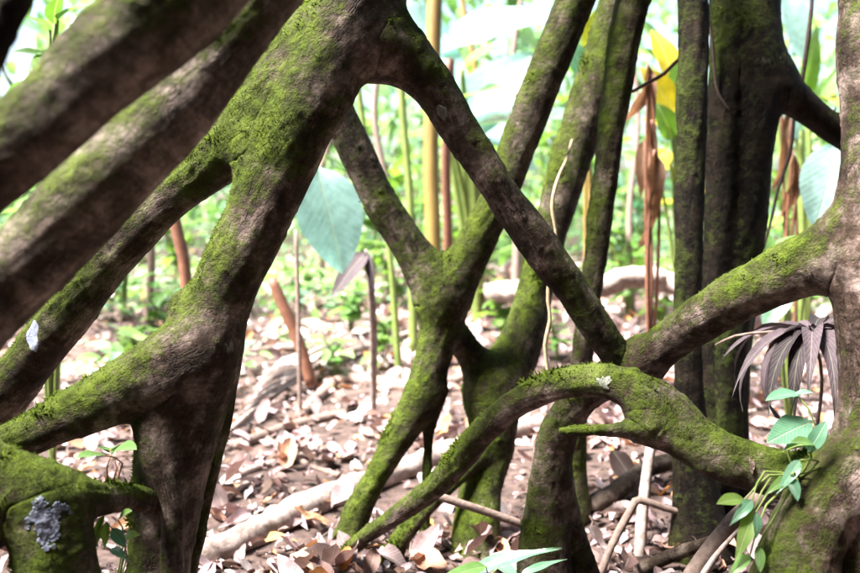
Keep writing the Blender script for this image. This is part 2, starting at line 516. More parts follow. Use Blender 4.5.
def root_tree(name, label, cat, base, tubes, mat, moss=(0.0, 1.0), voxel=0.006, blend=0.016, lump=1.0, group=None, seed=0, tuft=1.0, knots=()):
    """tubes: list of (part name, [(px,py,depth,radius px)...]).  One blended surface, split into parts.
       moss = (bias, noise weight)"""
    SS = []
    bm_v, bm_f, off = [], [], 0
    tb = np.array([t[2] if len(t) > 2 else 0.0 for t in tubes])
    tubes = [(t[0], t[1]) for t in tubes]
    for i, (pn, pts) in enumerate(tubes):
        W = []
        for a, b, d, r in pts:
            p = at(a, b, d)
            W.append((p.x, p.y, p.z, r * d / FPX))
        S = catmull(W, 0.02)
        P = S[:, :3]
        wob = np.stack([fbm(P, 7, 2, seed + 31 * i + k) for k in range(3)], 1)
        fade = np.minimum(np.arange(len(S)), np.arange(len(S))[::-1]) / max(4, len(S) * 0.15)
        S[:, :3] += wob * (0.13 * S[:, 3] * np.clip(fade, 0, 1))[:, None]
        S[:, 3] *= 0.94 + 0.06 * vnoise(P, 9, seed + 5 + i)
        SS.append(S)
        V, F = tube_arrays(S, 20)
        bm_v.append(V)
        bm_f += [tuple(k + off for k in f) for f in F]
        off += len(V)
    for (a, b, d, r) in knots:      # burls
        p = at(a, b, d)
        rr = r * d / FPX
        S = np.array([(p.x, p.y, p.z - rr * .15, rr), (p.x, p.y, p.z + rr * .15, rr * .9)])
        SS.append(S)
        V, F = tube_arrays(S, 20)
        bm_v.append(V)
        bm_f += [tuple(k + off for k in f) for f in F]
        off += len(V)
    me = bpy.data.meshes.new('tmp')
    me.from_pydata([tuple(v) for v in np.concatenate(bm_v)], [], bm_f)
    tmp = bpy.data.objects.new('tmp', me)
    COL.objects.link(tmp)
    md = tmp.modifiers.new('r', 'REMESH')
    md.mode = 'VOXEL'
    md.voxel_size = voxel
    dg = bpy.context.evaluated_depsgraph_get()
    ev = tmp.evaluated_get(dg).to_mesh()
    nv = len(ev.vertices)
    V = np.empty(nv * 3, dtype=np.float32)
    ev.vertices.foreach_get('co', V)
    V = V.reshape(-1, 3).astype(float)
    F = np.empty(len(ev.loops), dtype=np.int32)
    ev.loops.foreach_get('vertex_index', F)
    F = F.reshape(-1, 4)
    tmp.evaluated_get(dg).to_mesh_clear()
    bpy.data.objects.remove(tmp)
    bpy.data.meshes.remove(me)
    # smooth union projection
    for it in range(2):
        n = vert_normals(V, F)
        D = []
        for S in SS:
            D.append(seg_sdf(V, S)[0])
        D = np.array(D)
        sd_ = -blend * np.log(np.exp(-np.clip(D, -0.2, 0.4) / blend).sum(0))
        V = V - n * np.clip(sd_, -0.02, 0.02)[:, None]
    # relax
    E = np.concatenate([F[:, [0, 1]], F[:, [1, 2]], F[:, [2, 3]], F[:, [3, 0]]])
    for it in range(3):
        acc = np.zeros_like(V)
        cnt = np.zeros(len(V))
        np.add.at(acc, E[:, 0], V[E[:, 1]])
        np.add.at(cnt, E[:, 0], 1)
        np.add.at(acc, E[:, 1], V[E[:, 0]])
        np.add.at(cnt, E[:, 1], 1)
        V = 0.4 * V + 0.6 * acc / cnt[:, None]
    res = [seg_sdf(V, S) for S in SS]
    D = np.array([r[0] for r in res])
    nt_ = len(tubes)
    own = np.argmin(D[:nt_], axis=0)
    ar = np.arange(len(V))
    sarc = np.array([r[1] for r in res])[own, ar]
    offd = np.array([r[2] for r in res])[own, ar]
    rad = np.full(len(V), 0.03)
    # displacement: long flutes, lumps, small warts
    n = vert_normals(V, F)
    G = np.concatenate([offd * 0.10, np.zeros((len(V), 0))], 1)
    G = offd * 0.10 + np.stack([sarc, sarc * 0.3, sarc * 0.2], 1) * 0.35 + own[:, None] * 3.7
    wgt = np.exp(-np.clip(D[:nt_], -0.1, 0.3) / 0.012)
    wgt /= wgt.sum(0) + 1e-9
    fl = 0
    for i in range(nt_):
        on = np.where(wgt[i] > 0.01)[0]
        gi = res[i][2][on] * 0.10 + np.stack([res[i][1][on], res[i][1][on] * .3, res[i][1][on] * .2], 1) * 0.35 + i * 3.7
        f_ = np.zeros(len(V))
        f_[on] = fbm(gi, 22, 2, seed + 3) * wgt[i][on]
        fl = fl + f_
    lp = fbm(V, 22, 2, seed + 8)
    wt = np.maximum(0, fbm(V, 60, 2, seed + 12) - 0.25)
    V = V + n * (lump * (0.0028 * fl + 0.0018 * lp + 0.004 * wt))[:, None]
    n = vert_normals(V, F)
    # moss lives on upper and left sides
    wgt = np.exp(-np.clip(D[:nt_], -0.1, 0.3) / 0.03)
    mk = 0.37 + moss[0] + (wgt * tb[:, None]).sum(0) / (wgt.sum(0) + 1e-9) + 0.42 * n[:, 2] - 0.16 * n[:, 0] + 0.55 * moss[1] * fbm(V, 7, 3, seed + 40) + 0.14 * fbm(V, 30, 2, seed + 44)
    mk = np.clip(mk, 0, 1)
    V = V + n * (0.0045 * sstep(mk, 0.42, 0.85) * (0.4 + 0.6 * (vnoise(V, 120, 5) + 1) / 2))[:, None]
    n = vert_normals(V, F)
    root = empty(name, base)
    tag(root, label, cat, group)
    fo = own[F[:, 0]]
    for i, (pn, pts) in enumerate(tubes):
        sel = np.where(fo == i)[0]
        if len(sel) < 6: continue
        ff = F[sel]
        u, inv = np.unique(ff, return_inverse=True)
        m = np_mesh(pn, V[u], inv.reshape(-1, 4), mat, True, {'moss': ('FLOAT', mk[u]), 'grain': ('FLOAT_VECTOR', res[i][2][u] * 0.10 + np.stack([res[i][1][u], res[i][1][u] * .3, res[i][1][u] * .2], 1) * 0.35 + i * 3.7),
            'ring': ('FLOAT_VECTOR', res[i][2][u] * 1.2 + np.stack([res[i][1][u] * 110, res[i][1][u] * 20, np.full(len(u), i * 9.1)], 1))})
        if len(m.vertices) == len(u):
            m.normals_split_custom_set_from_vertices([tuple(x) for x in n[u]])
        link(pn, m, root)
    SURF[name] = (BVHTree.FromPolygons([tuple(v) for v in V], [tuple(f) for f in F]), root)
    # moss tufts
    if tuft > 0:
        fc = V[F].mean(1)
        fnm = n[F].mean(1)
        fm = mk[F].mean(1)
        vd = fc - np.array(CAM)
        dist = np.linalg.norm(vd, axis=1)
        facing = -(vd * fnm).sum(1) / dist
        prob = sstep(fm, 0.50, 0.95) * np.where(facing > -0.35, 1.0, 0.25) * tuft
        prob *= 0.35 + 0.65 * sstep(fbm(fc, 40, 2, seed + 70), -0.3, 0.3)
        cnt = rng.poisson(prob * (voxel / 0.006) ** 2 * 3.0)
        idx = np.repeat(np.arange(len(F)), cnt)
        k = len(idx)
        if k:
            a = rng.random((k, 1)); b2 = rng.random((k, 1))
            q = V[F[idx]]
            p = (q[:, 0] * (1 - a) + q[:, 1] * a) * (1 - b2) + (q[:, 3] * (1 - a) + q[:, 2] * a) * b2
            nn = fnm[idx]
            L = (0.0018 + 0.0030 * rng.random((k, 1)) ** 2) * (0.5 + 0.9 * fm[idx][:, None] + 2.6 * sstep(fbm(p, 9, 2, seed + 90), 0.15, 0.6)[:, None])
            dirn = nn * 0.8 + rng.normal(0, 0.65, (k, 3)) + np.array([0, 0, -0.15])
            dirn /= np.linalg.norm(dirn, axis=1)[:, None]
            sid = np.cross(dirn, rng.normal(0, 1, (k, 3)))
            sid /= np.linalg.norm(sid, axis=1)[:, None] + 1e-9
            wd = L * 0.13
            p0 = p - nn * 0.001
            bend = rng.normal(0, 0.35, (k, 3)) * L
            v0, v1 = p0 - sid * wd, p0 + sid * wd
            mid = p0 + dirn * L * 0.6
            v2, v3 = mid + sid * wd, mid - sid * wd
            v4 = p0 + dirn * L + bend
            VV = np.stack([v0, v1, v2, v3, v4], 1).reshape(-1, 3)
            o = np.arange(k)[:, None] * 5
            FF = np.concatenate([o + np.array([0, 1, 2]), o + np.array([0, 2, 3]), o + np.array([3, 2, 4])])
            ti = np.clip(0.5 + 0.5 * fbm(p, 15, 2, 3) + rng.normal(0, 0.12, k), 0.02, 0.95)
            m = np_mesh('moss', VV, FF, M['moss'], True, {'tint': ('FLOAT', np.repeat(ti * 0.98, 5))})
            if len(m.vertices) == 5 * k:
                m.normals_split_custom_set_from_vertices(np.repeat(nn, 5, axis=0))
            mo = link('moss', m, root)
            tag(mo, kind='stuff')
    return root


# leaves -----------------------------------------------------------------
def leaf_arrays(L=1.0, W=0.35, shape='ellipse', nl=8, fold=0.25, droop=0.3, wave=0.0, twist=0.0, seed=0, cols=2):
    """a leaf along +Y, base at origin, upper side +Z"""
    t = np.linspace(0, 1, nl + 1)
    if shape == 'ellipse': pr = np.sin(np.pi * t ** 0.85) ** 0.8
    elif shape == 'lance': pr = np.sin(np.pi * t ** 0.6) ** 1.1
    elif shape == 'heart':
        pr = np.where(t < 0.28, np.sqrt(np.clip(t / 0.28, 0, 1)), np.cos((t - 0.28) / 0.72 * np.pi / 2) ** 0.8)
    elif shape == 'strap': pr = np.clip(np.minimum(t * 8, (1 - t) * 3.0), 0, 1) ** 0.7
    else: pr = np.sin(np.pi * t)
    pr = np.maximum(pr, 0.015)
    ang = -droop * t * 1.3
    y = np.concatenate([[0], np.cumsum(np.cos((ang[1:] + ang[:-1]) / 2)) / nl]) * L
    z = np.concatenate([[0], np.cumsum(np.sin((ang[1:] + ang[:-1]) / 2)) / nl]) * L
    xs = np.linspace(-1, 1, 2 * cols + 1)
    r = np.random.default_rng(seed)
    V, lco = [], []
    ph = r.random(4) * 6.28
    for i in range(nl + 1):
        for x in xs:
            hw = pr[i] * W * L * 0.5
            px = x * hw
            back = 0.0
            if shape == 'heart' and t[i] < 0.15: back = -abs(x) * 0.18 * L * (1 - t[i] / 0.15)
            zz = z[i] + abs(px) * fold + wave * L * (math.sin(t[i] * 9 + ph[0] + x * 1.5) * abs(x) + 0.5 * math.sin(t[i] * 17 + ph[1]) * x)
            a = twist * t[i]
            V.append((px * math.cos(a), y[i] + back, zz + px * math.sin(a)))
            lco.append((x * pr[i], t[i], 0))
    k = len(xs)
    F = []
    for i in range(nl):
        for j in range(k - 1):
            F.append((i * k + j, i * k + j + 1, (i + 1) * k + j + 1, (i + 1) * k + j))
    return np.array(V), np.array(F), np.array(lco)


def leaf_mesh(name, mat, tint=0.0, **kw):
    V, F, l = leaf_arrays(**kw)
    return np_mesh(name, V, F, mat, True, {'tint': ('FLOAT', np.full(len(V), tint)), 'lco': ('FLOAT_VECTOR', l)})


class Leaves:
    """many leaves in one mesh (stuff)"""
    def __init__(s): s.V, s.F, s.T, s.L, s.n = [], [], [], [], 0

    def add_many(s, proto, pos, quat_mats, scale, tint):
        V, F, l = proto
        k = len(pos)
        X = np.einsum('kij,vj->kvi', quat_mats, V) * scale[:, None, None] + pos[:, None, :]
        nv = len(V)
        s.V.append(X.reshape(-1, 3))
        s.F.append((F[None] + (s.n + np.arange(k) * nv)[:, None, None]).reshape(-1, 4))
        s.T.append(np.repeat(tint, nv))
        s.L.append(np.tile(l, (k, 1)))
        s.n += k * nv

    def build(s, name, mat, parent=None):
        me = np_mesh(name, np.concatenate(s.V), np.concatenate(s.F), mat, True,
                     {'tint': ('FLOAT', np.concatenate(s.T)), 'lco': ('FLOAT_VECTOR', np.concatenate(s.L))})
        return link(name, me, parent)


def rand_mats(k, tilt_mean=0.0, tilt_sd=0.35, yaw=None):
    """rotation matrices: yaw about z after random tilts about x and y"""
    yaw = rng.random(k) * 2 * math.pi if yaw is None else yaw
    ax = rng.normal(tilt_mean, tilt_sd, k)
    ay = rng.normal(0, tilt_sd, k)
    cz, sz, cx, sx, cy, sy = np.cos(yaw), np.sin(yaw), np.cos(ax), np.sin(ax), np.cos(ay), np.sin(ay)
    z, o = np.zeros(k), np.ones(k)
    Rz = np.stack([np.stack([cz, -sz, z], 1), np.stack([sz, cz, z], 1), np.stack([z, z, o], 1)], 1)
    Rx = np.stack([np.stack([o, z, z], 1), np.stack([z, cx, -sx], 1), np.stack([z, sx, cx], 1)], 1)
    Ry = np.stack([np.stack([cy, z, sy], 1), np.stack([z, o, z], 1), np.stack([-sy, z, cy], 1)], 1)
    return Rz @ Rx @ Ry


def orient(base, tip, normal, scale=1.0):
    y = (tip - base).normalized()
    z = (normal - y * normal.dot(y)).normalized()
    x = y.cross(z)
    m = Matrix((x, y, z)).transposed().to_4x4()
    return Matrix.Translation(base) @ m @ Matrix.Scale(scale, 4)


def place(o, mw, parent=None):
    if parent is not None:
        o.parent = parent
        o.matrix_parent_inverse = Matrix.Translation(parent.location).inverted()
    o.matrix_basis = mw
    return o


def leaf_obj(name, mesh, base, tip, normal, parent, unit=1.0):
    o = link(name, mesh)
    return place(o, orient(base, tip, normal, (tip - base).length / unit), parent)


# ================================================================== ground
def graded(lo, hi, near, step, growth=1.25):
    v = list(np.arange(-near, near + 1e-6, step))
    x, s = near, step
    while x < hi:
        s *= growth; x += s; v.append(min(x, hi))
    x, s = -near, step
    while x > lo:
        s *= growth; x -= s; v.insert(0, max(x, lo))
    return np.array(v)


gx = graded(-180, 180, 4.0, 0.08)
gy = graded(-184, 276, 4.0, 0.08) + 4.0
X, Y = np.meshgrid(gx, gy)
V = np.stack([X.ravel(), Y.ravel(), np.zeros(X.size)], 1)
V[:, 2] = ground_z(V[:, 0], V[:, 1])
nx, ny = len(gx), len(gy)
I = (np.arange(ny - 1)[:, None] * nx + np.arange(nx - 1)[None]).ravel()
ground = link('ground', np_mesh('ground', V, np.stack([I, I + 1, I + nx + 1, I + nx], 1), M['soil']))
tag(ground, kind='structure')

# ================================================================== stilt roots
root_tree('stilt_root_tree', 'thick mossy leaning stilt trunk with forking roots, left of the V-shaped root', 'tree', at(165, 690, 1.55), [
    ('trunk', [(440, -190, 1.62, 46), (395, -80, 1.6, 45), (358, 0, 1.58, 41), (312, 100, 1.56, 39), (264, 200, 1.55, 33), (226, 290, 1.55, 32),
               (197, 360, 1.55, 39), (180, 430, 1.55, 39), (165, 520, 1.55, 34), (158, 590, 1.55, 34), (150, 700, 1.55, 50), (148, 740, 1.55, 52)]),
    ('prop_root', [(200, 350, 1.53, 34), (150, 375, 1.50, 33), (100, 402, 1.47, 29), (40, 430, 1.44, 22), (-20, 462, 1.41, 19), (-110, 530, 1.36, 19), (-220, 660, 1.30, 20), (-260, 800, 1.3, 22)]),
    ('prop_root', [(318, 40, 1.60, 32), (275, 95, 1.60, 36), (235, 140, 1.60, 32), (200, 178, 1.61, 22), (150, 218, 1.63, 22), (80, 300, 1.66, 24), (20, 375, 1.69, 26), (-40, 455, 1.72, 27), (-150, 600, 1.78, 28), (-190, 670, 1.8, 30)]),
    ('prop_root', [(360, 40, 1.60, 30), (398, 52, 1.61, 28), (428, 82, 1.62, 23), (458, 128, 1.64, 20.5), (500, 190, 1.66, 20), (556, 268, 1.70, 19), (600, 332, 1.74, 18), (620, 362, 1.76, 17)], -0.18),
    ('side_root', [(222, 372, 1.58, 12), (226, 410, 1.60, 8), (212, 470, 1.62, 8), (194, 540, 1.64, 9), (180, 640, 1.66, 11), (176, 710, 1.66, 14)]),
    ('side_root', [(158, 400, 1.50, 12), (150, 440, 1.485, 13), (172, 500, 1.475, 10), (173, 560, 1.47, 11), (172, 640, 1.46, 13), (172, 760, 1.46, 16)]),
], M['bark'], moss=(0.10, 1.0), seed=1, tuft=1.5, voxel=0.005,
    knots=[(182, 303, 1.54, 10), (254, 150, 1.56, 22), (380, 40, 1.6, 34), (165, 372, 1.50, 20)])

root_tree('foreground_stilt_root', 'thickest grey stilt root crossing the upper left corner', 'root', at(-260, 420, 0.90), [
    ('prop_root', [(420, -260, 1.10, 48), (300, -125, 1.02, 49), (200, -22, 0.98, 49), (110, 60, 0.95, 47), (20, 142, 0.93, 43), (-70, 222, 0.91, 42), (-200, 370, 0.88, 44), (-420, 720, 0.86, 50), (-480, 1000, 0.86, 56)]),
], M['bark_grey_lit'], moss=(-0.04, 0.8), seed=21, tuft=0.5, voxel=0.0045)
root_tree('foreground_stilt_root', 'pinkish brown stilt root with moss patches, second from the upper left corner', 'root', at(-260, 500, 1.05), [
    ('prop_root', [(430, -240, 1.25, 31), (350, -120, 1.2, 31), (278, -12, 1.16, 31), (185, 98, 1.13, 37), (100, 188, 1.10, 41), (10, 280, 1.08, 44), (-80, 380, 1.06, 44), (-300, 690, 1.02, 48), (-360, 900, 1.0, 52)]),
], M['bark_grey_lit'], moss=(0.0, 1.1), seed=31, tuft=0.9, voxel=0.0045)
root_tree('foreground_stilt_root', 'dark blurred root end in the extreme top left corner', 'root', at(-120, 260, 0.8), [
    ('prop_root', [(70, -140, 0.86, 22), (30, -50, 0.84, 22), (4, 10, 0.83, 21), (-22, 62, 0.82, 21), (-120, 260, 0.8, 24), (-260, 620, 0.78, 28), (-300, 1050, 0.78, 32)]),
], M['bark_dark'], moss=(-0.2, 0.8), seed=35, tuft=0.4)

root_tree('forked_stilt_root', 'V-shaped mossy stilt root standing on bent legs in the middle', 'root', on_ground(480, 545), [
    ('upper_arm', [(250, -90, 2.12, 22), (300, 40, 2.16, 20), (343, 125, 2.2, 18), (374, 190, 2.22, 19), (408, 244, 2.24, 20), (436, 290, 2.25, 22)]),
    ('upper_arm', [(632, -130, 2.2, 22), (590, -40, 2.2, 21), (560, 40, 2.21, 20), (528, 122, 2.22, 20), (500, 196, 2.23, 18), (472, 250, 2.24, 20), (448, 296, 2.25, 23)]),
    ('stem', [(442, 285, 2.25, 21), (440, 330, 2.25, 19), (428, 380, 2.25, 18), (402, 432, 2.24, 15), (375, 478, 2.23, 12.5), (358, 512, 2.22, 14), (346, 560, 2.21, 18), (340, 600, 2.2, 20)]),
    ('side_root', [(440, 390, 2.25, 8), (430, 430, 2.25, 5.5), (427, 480, 2.25, 5), (424, 560, 2.22, 6)]),
    ('stem', [(448, 325, 2.28, 14), (472, 356, 2.32, 15), (492, 388, 2.33, 23), (492, 440, 2.32, 25), (482, 490, 2.26, 22), (478, 540, 2.2, 25), (478, 590, 2.18, 32)]),
    ('upper_arm', [(492, 400, 2.34, 24), (512, 362, 2.38, 24), (530, 318, 2.42, 21), (543, 262, 2.45, 18), (564, 185, 2.47, 21), (592, 100, 2.47, 23), (622, 5, 2.45, 24), (668, -110, 2.42, 30)]),
    ('side_root', [(488, 440, 2.28, 12), (462, 474, 2.2, 8), (428, 506, 2.16, 8), (398, 545, 2.12, 10), (385, 590, 2.1, 12)]),
], M['bark_far'], moss=(0.06, 0.9), seed=41, tuft=1.0, voxel=0.007, knots=[(440, 296, 2.25, 21), (490, 388, 2.33, 26)])

root_tree('slender_stilt_root', 'slim mossy upright stem just left of the twin dark trunks', 'root', on_ground(572, 500), [
    ('stem', [(648, -150, 2.2, 21), (634, -20, 2.22, 18), (622, 60, 2.24, 16), (610, 150, 2.26, 13.5), (598, 240, 2.28, 12.5), (587, 320, 2.3, 12), (578, 400, 2.32, 12), (572, 480, 2.35, 17), (570, 560, 2.35, 22)]),
], M['bark_far'], moss=(0.02, 0.8), seed=51, voxel=0.006)

root_tree('slender_tree', 'narrow dark straight trunk, left one of the twin trunks', 'tree', on_ground(690, 545), [
    ('trunk', [(694, -160, 2.1, 16), (693, 0, 2.1, 15.5), (692, 120, 2.1, 15.5), (689, 240, 2.1, 15), (688, 340, 2.1, 15), (690, 430, 2.1, 16), (692, 500, 2.1, 21), (694, 560, 2.08, 28), (694, 620, 2.06, 34)]),
    ('side_root', [(690, 440, 2.1, 14), (705, 500, 2.08, 14), (722, 560, 2.04, 15), (735, 620, 2.0, 16)]),
], M['bark_dark'], moss=(-0.22, 0.8), seed=61, voxel=0.006)

root_tree('fluted_tree', 'dark fluted trunk with mossy edges and a side branch, right one of the twins', 'tree', on_ground(725, 510), [
    ('trunk', [(752, -160, 2.3, 32), (750, 0, 2.3, 31), (748, 90, 2.3, 31), (742, 190, 2.3, 28), (733, 280, 2.3, 25), (728, 350, 2.3, 23), (726, 430, 2.3, 24), (724, 500, 2.3, 30), (722, 570, 2.3, 38)]),
    ('trunk', [(727, -160, 2.26, 17), (725, 0, 2.26, 15), (722, 120, 2.26, 15), (718, 230, 2.26, 14), (712, 330, 2.27, 13), (708, 430, 2.28, 13), (706, 560, 2.28, 18)]),
    ('branch', [(752, 62, 2.3, 28), (778, 84, 2.3, 20), (803, 106, 2.32, 16), (845, 136, 2.36, 15), (900, 172, 2.42, 15), (980, 230, 2.5, 15), (1060, 330, 2.6, 16), (1120, 520, 2.7, 18)]),
    ('side_root', [(738, 310, 2.24, 12), (733, 350, 2.22, 13), (730, 420, 2.2, 13), (724, 500, 2.18, 14), (716, 580, 2.16, 18)]),
], M['bark_dark'], moss=(-0.16, 0.9), seed=71, voxel=0.007, knots=[(770, 82, 2.3, 24)])

root_tree('looped_root_tree', 'right edge tree trunk with a descending limb and an arching looped root', 'tree', at(890, 720, 1.42), [
    ('trunk', [(895, -180, 1.45, 52), (892, 0, 1.44, 51), (890, 150, 1.43, 50), (886, 260, 1.42, 50), (888, 360, 1.42, 50), (888, 460, 1.42, 54), (885, 560, 1.42, 60), (882, 680, 1.42, 68), (880, 790, 1.42, 76)], -0.30),
    ('limb', [(870, 235, 1.44, 44), (828, 256, 1.47, 34), (780, 278, 1.52, 29), (725, 307, 1.58, 25), (680, 334, 1.66, 22), (645, 358, 1.74, 20), (612, 377, 1.80, 20), (582, 396, 1.84, 20), (560, 430, 1.87, 20),
              (550, 480, 1.88, 21), (546, 530, 1.88, 24), (544, 580, 1.88, 29), (542, 620, 1.88, 34)], -0.08),
    ('arch_root', [(880, 500, 1.42, 40), (820, 484, 1.45, 27), (780, 474, 1.48, 25), (735, 462, 1.51, 26), (692, 440, 1.55, 26), (662, 412, 1.58, 24), (632, 388, 1.60, 19), (596, 380, 1.63, 16), (555, 386, 1.68, 15),
                   (518, 402, 1.74, 14.5), (488, 428, 1.80, 14), (462, 458, 1.86, 13.5), (425, 495, 1.93, 11.5), (385, 524, 1.99, 9), (350, 548, 2.05, 6), (338, 566, 2.08, 5)]),
    ('stub', [(672, 424, 1.57, 13), (645, 431, 1.56, 7), (610, 431, 1.55, 5.5), (580, 431, 1.54, 5), (560, 432, 1.535, 4)]),
    ('buttress', [(850, 470, 1.40, 34), (812, 520, 1.38, 36), (792, 580, 1.36, 44), (780, 680, 1.34, 52), (775, 800, 1.34, 60)], -0.26),  # moss bias lowered, so the shade is put into its colour
    ('side_root', [(560, 480, 1.90, 12), (575, 535, 1.92, 11), (590, 585, 1.93, 14), (598, 620, 1.93, 15)]),
], M['bark'], moss=(0.04, 0.9), seed=81, tuft=1.2, voxel=0.005, knots=[(852, 250, 1.44, 30), (655, 415, 1.575, 24), (640, 362, 1.76, 22)])

root_tree('root_stump', 'squat mossy root knuckle with blue grey lichen in the lower left corner', 'root', at(50, 720, 1.28), [
    ('cross_root', [(-130, 380, 1.25, 26), (-60, 428, 1.26, 27), (0, 476, 1.27, 27), (45, 500, 1.28, 24), (90, 500, 1.32, 16), (130, 500, 1.42, 13), (165, 506, 1.52, 12), (180, 510, 1.56, 10)]),
    ('stem', [(42, 500, 1.28, 34), (54, 545, 1.28, 40), (60, 600, 1.28, 42), (64, 700, 1.28, 50), (66, 830, 1.28, 62)]),
    ('side_root', [(10, 490, 1.27, 24), (-20, 540, 1.24, 18), (-60, 620, 1.2, 20), (-90, 830, 1.2, 26)]),
], M['bark'], moss=(0.16, 0.8), seed=91, tuft=1.3, voxel=0.005)


def patch(parent_key, px, py, r_px, mat, name='lichen', lobes=9, depth=0.4, seed=0, stretch=(1, 1), rot=0.0, thick=0.0015, spots=None):
    """a lobed lichen plate draped on a root surface: every vertex is dropped on the surface"""
    bvh, root = SURF[parent_key]
    if spots:                       # a branching thallus: many small plates in one mesh
        Va, Fa = [], []
        for i, (sx, sy, sr) in enumerate(spots):
            o = patch(parent_key, sx, sy, sr, mat, name, lobes, depth, seed + i, stretch, rot, thick * (0.8 + 0.08 * (i % 5)))
            if o is None: continue
            k0 = len(Va)
            Va += [tuple(v.co) for v in o.data.vertices]
            Fa += [tuple(k0 + k for k in f.vertices) for f in o.data.polygons]
            bpy.data.objects.remove(o)
        me = bpy.data.meshes.new(name)
        me.from_pydata(Va, [], Fa)
        me.polygons.foreach_set('use_smooth', np.ones(len(Fa), dtype=bool))
        me.materials.append(mat)
        return link(name, me, root)
    d0 = ray(px, py)
    hit, nrm, _, dist = bvh.ray_cast(CAM, d0.normalized())
    if hit is None: return
    n = nrm.normalized()
    u = n.orthogonal().normalized()
    u = (Vector((1, 0, 0)) - n * n.x).normalized()
    v = n.cross(u)
    rad = r_px * dist / FPX
    rr = random.Random(seed)
    k, rings = 56, 6
    ph = [rr.random() * 6.28 for _ in range(4)]
    Vt, Ft = [], []
    def drop(a, f):
        wob = 1 - depth * (0.5 + 0.5 * math.sin(lobes * a + ph[0] + 1.3 * math.sin(2 * a + ph[1]))) ** 1.2 - 0.25 * depth * (0.5 + 0.5 * math.sin(lobes * 2.7 * a + ph[2]))
        wob += depth * 0.35 * math.sin(3 * a + ph[3]) + depth * .2 * math.sin(5 * a + ph[1])
        q = rad * f * (wob * f + (1 - f) * 0.8)
        x, y = q * math.cos(a) * stretch[0], q * math.sin(a) * stretch[1]
        x, y = x * math.cos(rot) - y * math.sin(rot), x * math.sin(rot) + y * math.cos(rot)
        p = hit + u * x + v * y
        near, nn, _, _ = bvh.find_nearest(p)
        return near, nn
    p, nn = drop(0, 0)
    Vt.append(tuple(p + nn * (thick * 1.5)))
    for i in range(1, rings + 1):
        for j in range(k):
            p, nn = drop(2 * math.pi * j / k, i / rings)
            lift = thick * (2.5 if i == rings - 1 else 1.3 + rr.random()) if i < rings else -thick * 0.5
            Vt.append(tuple(p + nn * lift))
    for j in range(k): Ft.append((0, 1 + j, 1 + (j + 1) % k))
    for i in range(rings - 1):
        for j in range(k):
            a, b = 1 + i * k + j, 1 + i * k + (j + 1) % k
            Ft.append((a, a + k, b + k, b))
    me = bpy.data.meshes.new(name)
    me.from_pydata(Vt, [], Ft)
    me.polygons.foreach_set('use_smooth', np.ones(len(Ft), dtype=bool))
    me.materials.append(mat)
    return link(name, me, root)


rl = random.Random(5)
sp = []
for a, L in ((95, 24), (40, 20), (-15, 14), (-60, 19), (-100, 26), (-140, 12), (165, 22), (130, 18)):
    th = R(a)
    for k in range(1, 5):
        f = k / 4.0
        b = th + rl.uniform(-.25, .25) * f
        sp.append((46 + math.cos(b) * L * f * 0.8, 522 - math.sin(b) * L * f, 6.2 - 2.4 * f))
        if k >= 2: sp.append((46 + math.cos(b + .32) * L * f * .85, 522 - math.sin(b + .32) * L * f, 3.4 - f))
sp += [(46, 522, 9), (62, 507, 4), (67, 508, 3), (58, 504, 3), (70, 512, 2.5)]
patch('root_stump', 46, 524, 10, M['lichen'], lobes=5, depth=0.45, seed=3, thick=0.0007, spots=sp)
patch('stilt_root_tree', 442, 112, 8, M['lichen_pale'], lobes=4, depth=0.12, seed=6, stretch=(0.75, 1.05), rot=0.5, thick=0.0008)
patch('stilt_root_tree', 33, 336, 17, M['lichen'], lobes=3, depth=0.2, seed=8, stretch=(0.42, 1.0), thick=0.0003)
patch('looped_root_tree', 604, 383, 9, M['lichen_pale'], lobes=5, depth=0.4, seed=9, thick=0.0008)
patch('looped_root_tree', 752, 466, 8, M['twig'], name='bark_scar', lobes=3, depth=0.2, seed=10, stretch=(0.35, 1.0), thick=0.003)

# ================================================================== fallen wood
def fallen(name, label, cat, pts, mat, r=None, group=None, **kw):
    """pts (px, py on the ground or (px,py,depth), radius px)"""
    P = []
    for q in pts:
        if len(q) == 3:
            p = on_ground(q[0], q[1]); d = (p - CAM).dot(FWD); rad = q[2] * d / FPX
            p = p + Vector((0, 0, rad * 0.6))
        else:
            p = at(q[0], q[1], q[2]); rad = q[3] * q[2] / FPX
        P.append((p, rad))
    o = tube_obj(name, P, mat, **kw)
    c = P[0][0].copy()
    o.data.transform(Matrix.Translation(-c))
    o.location = c
    tag(o, label, cat, group)
    return o


fallen('fallen_log', 'pale bare log lying on leaf litter behind the forked root', 'log', [(195, 560, 15), (240, 540, 15), (290, 512, 14), (340, 490, 13), (400, 470, 12), (470, 448, 11), (540, 432, 10)], M['deadwood'], sides=16, rough=0.32)
fallen('fallen_log', 'low curved pale log beyond the slim upright stem', 'log', [(480, 300, 9), (530, 290, 3.6, 10), (590, 290, 3.5, 11), (625, 278, 3.5, 11), (665, 281, 3.5, 11), (720, 300, 3.5, 10), (790, 345, 9)], M['deadwood'], sides=16, rough=0.32)
fallen('fallen_branch', 'thin brown branch lying across litter left of the forked root', 'branch', [(300, 415, 6), (340, 380, 6), (380, 382, 7), (430, 386, 6), (480, 372, 5)], M['twig'])
fallen('fallen_branch', 'short brown branch lying flat beside the pale palm debris', 'branch', [(235, 440, 6), (290, 425, 6), (345, 415, 5)], M['twig'])
fallen('fallen_stick', 'straight grey stick leaning from the arching root to the litter', 'stick', [(425, 492, 2.0, 4), (450, 500, 2.0, 4.5), (490, 513, 2.02, 4.5), (530, 527, 2.04, 4)], M['twig'])
